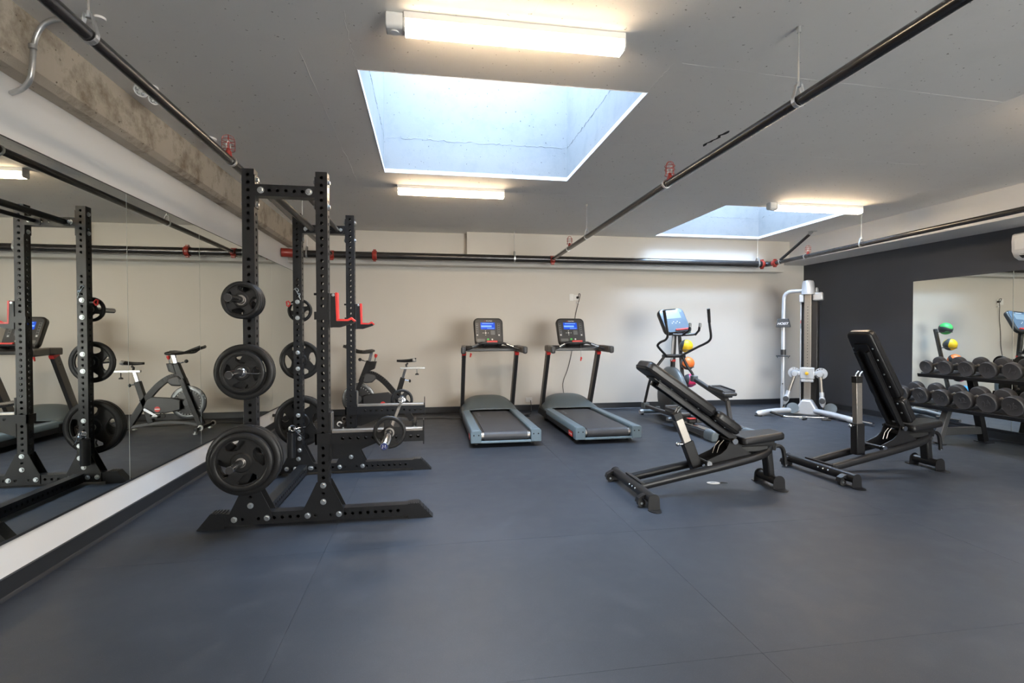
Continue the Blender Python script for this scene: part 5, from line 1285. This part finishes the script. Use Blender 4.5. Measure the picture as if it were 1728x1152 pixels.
# silver tag dropped under the reclined bench
TG = (2.42, 4.03, 0.002)
t = thing('key_tag', 'pale oval tag with a strap lying on the floor under the reclined bench', 'tag', TG, R(-12))
MB().prism([(0.055*math.cos(2*PI*k/28), 0.034*math.sin(2*PI*k/28)) for k in range(28)], 0.004, frXY(0)).build('oval_tag', 'white', t, bevel=0.001)
for k in range(3): MB().box(-0.03+0.006*k, 0.03-0.006*k, -0.012+0.011*k, -0.009+0.011*k, 0.0041, 0.0046).build('print_line', 'key', t)
MB().tube(smooth_path([(0.052, 0, 0.003), (0.075, 0.008, 0.006), (0.105, 0.004, 0.004), (0.115, -0.006, 0.004), (0.095, -0.008, 0.006), (0.06, -0.004, 0.003)], 5), 0.003, 6).build('strap', 'cable', t)

# ================================================================== DUMBBELL RACK AND DUMBBELLS
TILT = R(13)
DR = (6.15, 4.6, 0)
dr = thing('dumbbell_rack', 'black two-tier dumbbell rack along the charcoal wall, cut by right edge', 'dumbbell rack', DR)
def db_(): return MB(DR)
Y0, Y1 = 3.05, 5.50
def shelf(xf, zf, depth, y1):
    ux, uz = math.cos(TILT), math.sin(TILT)
    def P(a, b): return (xf+a*ux-b*uz, zf+a*uz+b*ux)
    db_().prism([P(0, 0), P(depth, 0), P(depth, -0.006), P(0, -0.006)], y1-Y0, frXZ(Y0)).build('shelf_tray', 'black', dr)
    db_().prism([P(-0.004, -0.030), P(-0.004, 0.012), P(0.006, 0.012), P(0.006, -0.030)], y1-Y0, frXZ(Y0)).build('front_lip', 'black', dr, bevel=0.002)
    db_().prism([P(depth-0.006, -0.030), P(depth-0.006, 0.030), P(depth, 0.030), P(depth, -0.030)], y1-Y0, frXZ(Y0)).build('rear_lip', 'black', dr, bevel=0.002)
    for q in (0.075, depth-0.075):
        db_().prism([P(q-0.025, 0.0), P(q-0.020, 0.012), P(q+0.020, 0.012), P(q+0.025, 0.0)], y1-Y0, frXZ(Y0)).build('saddle_rail', 'dgrey', dr)
shelf(5.835, 0.428, 0.31, 5.62); shelf(6.085, 0.772, 0.29, 5.50)
for yc in (5.02, 3.35):
    db_().bar((5.83, yc, 0.012), (5.985, yc, 0.445), 0.075, 0.06, (1, 0, 0)).build('front_leg', 'dgrey', dr, bevel=0.006)
    db_().bar((6.475, yc, 0.012), (6.285, yc, 0.80), 0.075, 0.07, (1, 0, 0)).build('rear_leg', 'black', dr, bevel=0.006)
    db_().bar((5.89, yc, 0.145), (6.44, yc, 0.145), 0.06, 0.085).build('cross_rail', 'dgrey', dr, bevel=0.006)
    db_().bar((5.975, yc, 0.420), (6.36, yc, 0.475), 0.06, 0.05).build('shelf_bracket', 'black', dr, bevel=0.004)
    db_().bar((6.10, yc, 0.755), (6.34, yc, 0.800), 0.06, 0.05).build('shelf_bracket', 'black', dr, bevel=0.004)
    for x in (5.82, 6.48): db_().box(x-0.055, x+0.055, yc-0.075, yc+0.075, 0, 0.008).build('foot_plate', 'black', dr, bevel=0.003)
DBM = {}
def dumbbell_meshes(r, hl, gl):
    """axis along local x, centred; hexless round rubber heads with a dished face"""
    key = (r, hl, gl)
    if key in DBM: return DBM[key]
    def head(s):
        m = fr((s*gl/2, 0, 0), (0, 1, 0), (0, 0, 1), (s, 0, 0))
        return MB().lathe([(0.0, 0), (r*0.55, 0.0), (r*0.92, 0.010), (r, 0.022), (r, hl-0.014), (r*0.965, hl-0.003), (r*0.93, hl), (r*0.86, hl-0.0025), (0, hl-0.003)], m, 36).mesh('head', M['dbrub'], 40)
    hd = MB().tube([(-gl/2, 0, 0), (-gl*0.42, 0, 0), (-gl*0.2, 0, 0), (0, 0, 0), (gl*0.2, 0, 0), (gl*0.42, 0, 0), (gl/2, 0, 0)], [0.018, 0.0145, 0.0155, 0.0165, 0.0155, 0.0145, 0.018], 16).mesh('handle', M['steel'], 40)
    DBM[key] = (head(-1), head(1), hd); return DBM[key]
M['dbrub'] = mat('dumbbell_rubber', (0.042, 0.042, 0.046), 0.48, noise=0.12, nscale=30, bump=0.06, bscale=400)
M['dbnum'] = mat('embossed_number', (0.065, 0.065, 0.07), 0.40, noise=0.1)
def dumbbell(xf, zf, depth, y, r, hl, num, rotx, label, group):
    ux, uz = math.cos(TILT), math.sin(TILT); gl = 0.125
    L = gl+2*hl; a = depth/2
    b = r + 0.0125
    # rest on the two saddle rails
    c = (xf + a*ux - b*uz, y, zf + a*uz + b*ux)
    t = link('dumbbell', None, None, c, (0, -TILT, 0)); t.empty_display_size = 0.05; tag(t, label, 'dumbbell', group)
    h1, h2, hd = dumbbell_meshes(r, hl, gl)
    a1 = link('head', h1, t); link('head', h2, t); link('handle', hd, t)
    me = text_mesh(num, r*0.85, 0.0012, 0.0008)
    me.transform(fr((-gl/2-hl+0.002, 0, 0), (0, -math.cos(rotx), -math.sin(rotx)), (0, -math.sin(rotx), math.cos(rotx)), (-1, 0, 0))); me.materials.clear(); me.materials.append(M['dbnum'])
    link('embossed_number', me, a1)
ups = [(5.400, 0.080, '6'), (5.165, 0.084, '8'), (4.920, 0.088, '10'), (4.685, 0.091, '12'), (4.445, 0.094, '14'), (4.205, 0.096, '16'), (3.96, 0.098, '16')]
wu = ['smallest dumbbell, at the far left end of the upper shelf', 'dumbbell second from the left end of the upper shelf', 'dumbbell third from the left end of the upper shelf',
      'dumbbell fourth from the left end of the upper shelf', 'dumbbell fifth from the left on the upper shelf, at the frame edge', 'dumbbell sixth from the left on the upper shelf, mostly cut by the frame', 'dumbbell seventh on the upper shelf, outside the frame']
for i, (y, r, n) in enumerate(ups): dumbbell(6.085, 0.772, 0.29, y, r, 0.062+0.003*i, n, random.uniform(-0.6, 0.6), wu[i], 'dumbbells on the upper shelf')
los = [(5.490, 0.094, '18'), (5.235, 0.096, '18'), (4.985, 0.098, '20'), (4.740, 0.100, '22'), (4.490, 0.102, '24'), (4.245, 0.104, '26'), (3.995, 0.106, '28')]
wl_ = ['dumbbell at the far left end of the lower shelf, half hidden by the upright bench', 'dumbbell second from the left end of the lower shelf', 'dumbbell third from the left end of the lower shelf',
       'dumbbell fourth from the left end of the lower shelf', 'dumbbell fifth from the left on the lower shelf', 'dumbbell sixth from the left on the lower shelf, at the frame edge', 'dumbbell seventh on the lower shelf, mostly cut by the frame']
for i, (y, r, n) in enumerate(los): dumbbell(5.835, 0.428, 0.31, y, r, 0.078+0.002*i, n, random.uniform(-0.5, 0.5), wl_[i], 'dumbbells on the lower shelf')

# ================================================================== EXERCISE BIKE
EX = (-0.75, 7.15, 0)
bk = thing('exercise_bike', 'black indoor cycling bike with chrome flywheel rim, behind the rack', 'exercise bike', (-0.735, 7.35, 0))
YC = 7.15
def kb(): return MB(EX)
FWX, FWZ = -0.965, 0.385
fy = fr((FWX, YC-0.012, FWZ), (1, 0, 0), (0, 0, 1), (0, 1, 0))
M['chromeD'] = mat('flywheel_steel', (0.13, 0.135, 0.14), 0.34, 1.0, noise=0.1)
fwr = kb().lathe([(0.170, 0.004), (0.172, -0.004), (0.210, -0.006), (0.222, 0.0), (0.222, 0.024), (0.210, 0.030), (0.172, 0.028), (0.170, 0.020)], fy, 48, True).build('flywheel_rim', 'chromeD', bk)
kb().lathe([(0, 0.0), (0.06, -0.004), (0.172, 0.004), (0.172, 0.020), (0.06, 0.028), (0, 0.026)], fy, 48).build('flywheel_disc', 'plastic', bk)
dt = kb()
for k in range(28):
    a = 2*PI*k/28
    for yy in (YC-0.0185, YC+0.017): dt.obox((FWX+0.158*math.cos(a), yy+0.0, FWZ+0.158*math.sin(a)), (0.013, 0.003, 0.006), Matrix.Rotation(-a, 3, 'Y'))
dt.build('rim_marks', 'wtext', bk)
kb().lathe([(0.05, -0.03), (0.045, -0.045), (0, -0.047)], fy, 24).build('hub_cap', 'dgrey', bk)
kb().lathe([(0.05, 0.055), (0.045, 0.07), (0, 0.072)], fy, 24).build('hub_cap', 'dgrey', bk)
# base
base = smooth_path([(-1.14, YC, 0.075), (-0.95, YC, 0.115), (-0.68, YC, 0.130), (-0.40, YC, 0.100), (-0.20, YC, 0.060)], 5)
b = kb()
for i in range(len(base)-1): b.bar(base[i], base[i+1], 0.05, 0.03)
b.build('base_rail', 'dgrey', bk)
kb().bar((-1.15, YC-0.25, 0.06), (-1.15, YC+0.25, 0.06), 0.05, 0.045).build('front_stabiliser', 'black', bk, bevel=0.008)
kb().bar((-0.20, YC-0.25, 0.05), (-0.20, YC+0.25, 0.05), 0.05, 0.045).build('rear_stabiliser', 'black', bk, bevel=0.008)
for s in (-1, 1):
    w_ = kb().lathe([(0.020, -0.014), (0.032, -0.014), (0.036, 0), (0.032, 0.014), (0.020, 0.014)], fr((-1.19, YC+s*0.20, 0.075), (1, 0, 0), (0, 0, 1), (0, 1, 0)), 20, True).build('transport_wheel', 'white', bk)
    kb().cyl((-1.19, YC+s*0.20-0.016, 0.075), (-1.19, YC+s*0.20+0.016, 0.075), 0.021, 16).build('wheel_hub', 'plastic', w_)
    for x in (-1.14, -0.20): kb().tube([(x, YC+s*0.23, 0.0), (x, YC+s*0.23, 0.014), (x, YC+s*0.23, 0.016), (x, YC+s*0.23, 0.05)], [0.028, 0.028, 0.012, 0.012], 12).build('levelling_foot', 'galv', bk)
# fork and head
for s in (-1, 1): kb().bar((-1.12, YC+s*0.055, 0.09), (-0.90, YC+s*0.055, 0.70), 0.022, 0.055, (1, 0, 0.3)).build('fork_blade', 'black', bk, bevel=0.004)
kb().bar((-0.925, YC, 0.62), (-0.815, YC, 0.905), 0.075, 0.085, (1, 0, 0)).build('head_tube', 'black', bk, bevel=0.008)
kb().prism([(-0.895, 0.60), (-0.78, 0.61), (-0.72, 0.665), (-0.74, 0.715), (-0.86, 0.745), (-0.93, 0.67)], 0.11, frXZ(YC-0.055)).build('brake_housing', 'dgrey', bk, bevel=0.02, seg=3)
kb().prism([(-0.84, 0.76), (-0.745, 0.80), (-0.715, 0.905), (-0.80, 0.905)], 0.09, frXZ(YC-0.045)).build('head_cover', 'black', bk, bevel=0.008)
kn = kb().tube([(-0.745, YC, 0.90), (-0.735, YC, 0.965)], 0.007, 8).build('resistance_stem', 'chrome', bk)
kb().tube([(-0.735, YC, 0.955), (-0.730, YC, 0.985), (-0.725, YC, 1.005)], [0.013, 0.023, 0.018], 12).build('resistance_knob', 'red', kn)
# arched main tube
arch = smooth_path([(-0.86, YC, 0.735), (-0.76, YC, 0.720), (-0.64, YC, 0.640), (-0.52, YC, 0.510), (-0.42, YC, 0.370), (-0.33, YC, 0.220), (-0.24, YC, 0.075)], 5)
b = kb()
for i in range(len(arch)-1): b.bar(arch[i], arch[i+1], 0.065, 0.075)
b.build('main_arch', 'black', bk)
kb().bar((-0.52, YC, 0.13), (-0.36, YC, 0.67), 0.065, 0.070, (1, 0, 0)).build('seat_tube', 'black', bk, bevel=0.006)
kb().prism([(-0.90, 0.300), (-0.90, 0.430), (-0.80, 0.455), (-0.56, 0.475), (-0.50, 0.44), (-0.455, 0.34), (-0.50, 0.270), (-0.72, 0.258)], 0.045, frXZ(YC-0.085)).build('chain_guard', 'plastic', bk, bevel=0.010)
lg = kb().prism(circ(-0.63, 0.315, 0.035, 20), 0.003, frXZ(YC-0.0885)).build('round_badge', 'red', bk); kb().prism(rrect(0.06, 0.014, 0.004, 2, -0.63, 0.315), 0.003, frXZ(YC-0.0905)).build('badge_band', 'wtext', lg)
lg = kb().prism(circ(-0.63, 0.315, 0.030, 20), 0.003, frXZ(YC+0.0415)).build('round_badge', 'red', bk)
kb().prism([(-0.80, 0.28), (-0.74, 0.43), (-0.56, 0.46), (-0.48, 0.32), (-0.56, 0.27)], 0.04, frXZ(YC+0.001)).build('inner_guard', 'plastic', bk)
# cranks and pedals
kb().bar((-0.50, YC-0.11, 0.315), (-0.64, YC-0.11, 0.225), 0.018, 0.03).build('crank', 'chrome', bk); kb().bar((-0.50, YC+0.10, 0.315), (-0.36, YC+0.10, 0.405), 0.018, 0.03).build('crank', 'chrome', bk)
kb().cyl((-0.50, YC-0.12, 0.315), (-0.50, YC+0.11, 0.315), 0.018, 14).build('crank_axle', 'chrome', bk)
for (x, z, s) in ((-0.64, 0.225, -1), (-0.36, 0.405, 1)):
    pd = kb().obox((x, YC+s*0.165, z), (0.095, 0.085, 0.022)).build('pedal', 'plastic', bk, bevel=0.004)
    kb().tube(smooth_path([(x-0.04, YC+s*0.165, z+0.012), (x-0.085, YC+s*0.165, z+0.06), (x-0.12, YC+s*0.165, z+0.01), (x-0.08, YC+s*0.165, z-0.015), (x-0.04, YC+s*0.165, z-0.01)], 4), 0.006, 8).build('toe_cage', 'plastic', pd)
# seat post, slider, saddle
kb().bar((-0.375, YC, 0.62), (-0.325, YC, 0.80), 0.032, 0.036, (1, 0, 0)).build('seat_post', 'chrome', bk)
kb().bar((-0.40, YC, 0.805), (-0.05, YC, 0.805), 0.040, 0.032).build('seat_slider', 'galv', bk, bevel=0.004)
kb().tube([(-0.345, YC, 0.64), (-0.28, YC, 0.625)], 0.008, 8).build('knob_stem', 'chrome', bk); kb().sphere((-0.265, YC, 0.621), 0.024, 12, 8, (0.7, 1, 1)).build('height_knob', 'plastic', bk)
for x in (-0.165,): 
    kb().tube([(x, YC, 0.79), (x, YC, 0.725)], 0.007, 8).build('knob_stem', 'chrome', bk); kb().lathe([(0.026, 0.705), (0.026, 0.718), (0.014, 0.728)], Matrix.Translation((x, YC, 0)), 14).build('slider_knob', 'plastic', bk)
kb().tube([(-0.31, YC, 0.82), (-0.315, YC, 0.85), (-0.29, YC, 0.875)], 0.014, 10).build('saddle_clamp', 'plastic', bk)
def sad(u, v):
    x = -0.445 + 0.27*u; wv = 0.018 + 0.062*max(0.0, (u-0.35)/0.65)**1.3
    if u > 0.9: wv *= math.sqrt(max(0.02, 1-((u-0.9)/0.105)**2))
    if u < 0.06: wv *= math.sqrt(max(0.05, u/0.06))
    a = 2*PI*v; ez = 0.016 + 0.012*u
    return Vector((x, YC+wv*math.cos(a)*1.15, 0.908+0.012*u + ez*math.sin(a) - 0.008*math.sin(PI*u)))
kb().grid(sad, 22, 18).build('saddle', 'vinyl', bk, smooth=60)
kb().sphere((-0.205, YC-0.02, 0.915), 0.036, 14, 8, (0.9, 1.9, 0.8)).build('saddle_tail', 'silverp', bk)
# handlebar
kb().bar((-0.825, YC, 0.88), (-0.785, YC, 1.035), 0.034, 0.038, (1, 0, 0)).build('handlebar_post', 'chrome', bk)
kb().tube([(-0.865, YC, 0.905), (-0.93, YC, 0.925)], 0.008, 8).build('knob_stem', 'chrome', bk); kb().sphere((-0.945, YC, 0.93), 0.024, 12, 8).build('height_knob', 'plastic', bk)
kb().prism([(-0.90, 1.035), (-0.78, 1.03), (-0.755, 1.045), (-0.775, 1.075), (-0.86, 1.065), (-0.90, 1.055)], 0.16, frXZ(YC-0.08)).build('handlebar_console', 'dgrey', bk, bevel=0.010)
for s in (-1, 1):
    kb().tube(smooth_path([(-0.76, YC+s*0.02, 1.050), (-0.79, YC+s*0.20, 1.040), (-0.88, YC+s*0.225, 1.035), (-0.98, YC+s*0.16, 1.045), (-1.06, YC+s*0.10, 1.085), (-1.15, YC+s*0.08, 1.125)], 5), 0.017, 12).build('handlebar_loop', 'cable', bk)
    kb().tube([(-1.04, YC+s*0.05, 1.07), (-1.16, YC+s*0.05, 1.115)], 0.015, 10).build('aero_grip', 'cable', bk)
kb().tube([(-0.88, YC-0.22, 1.035), (-0.90, YC, 1.04), (-0.88, YC+0.22, 1.035)], 0.016, 12).build('cross_grip', 'cable', bk)
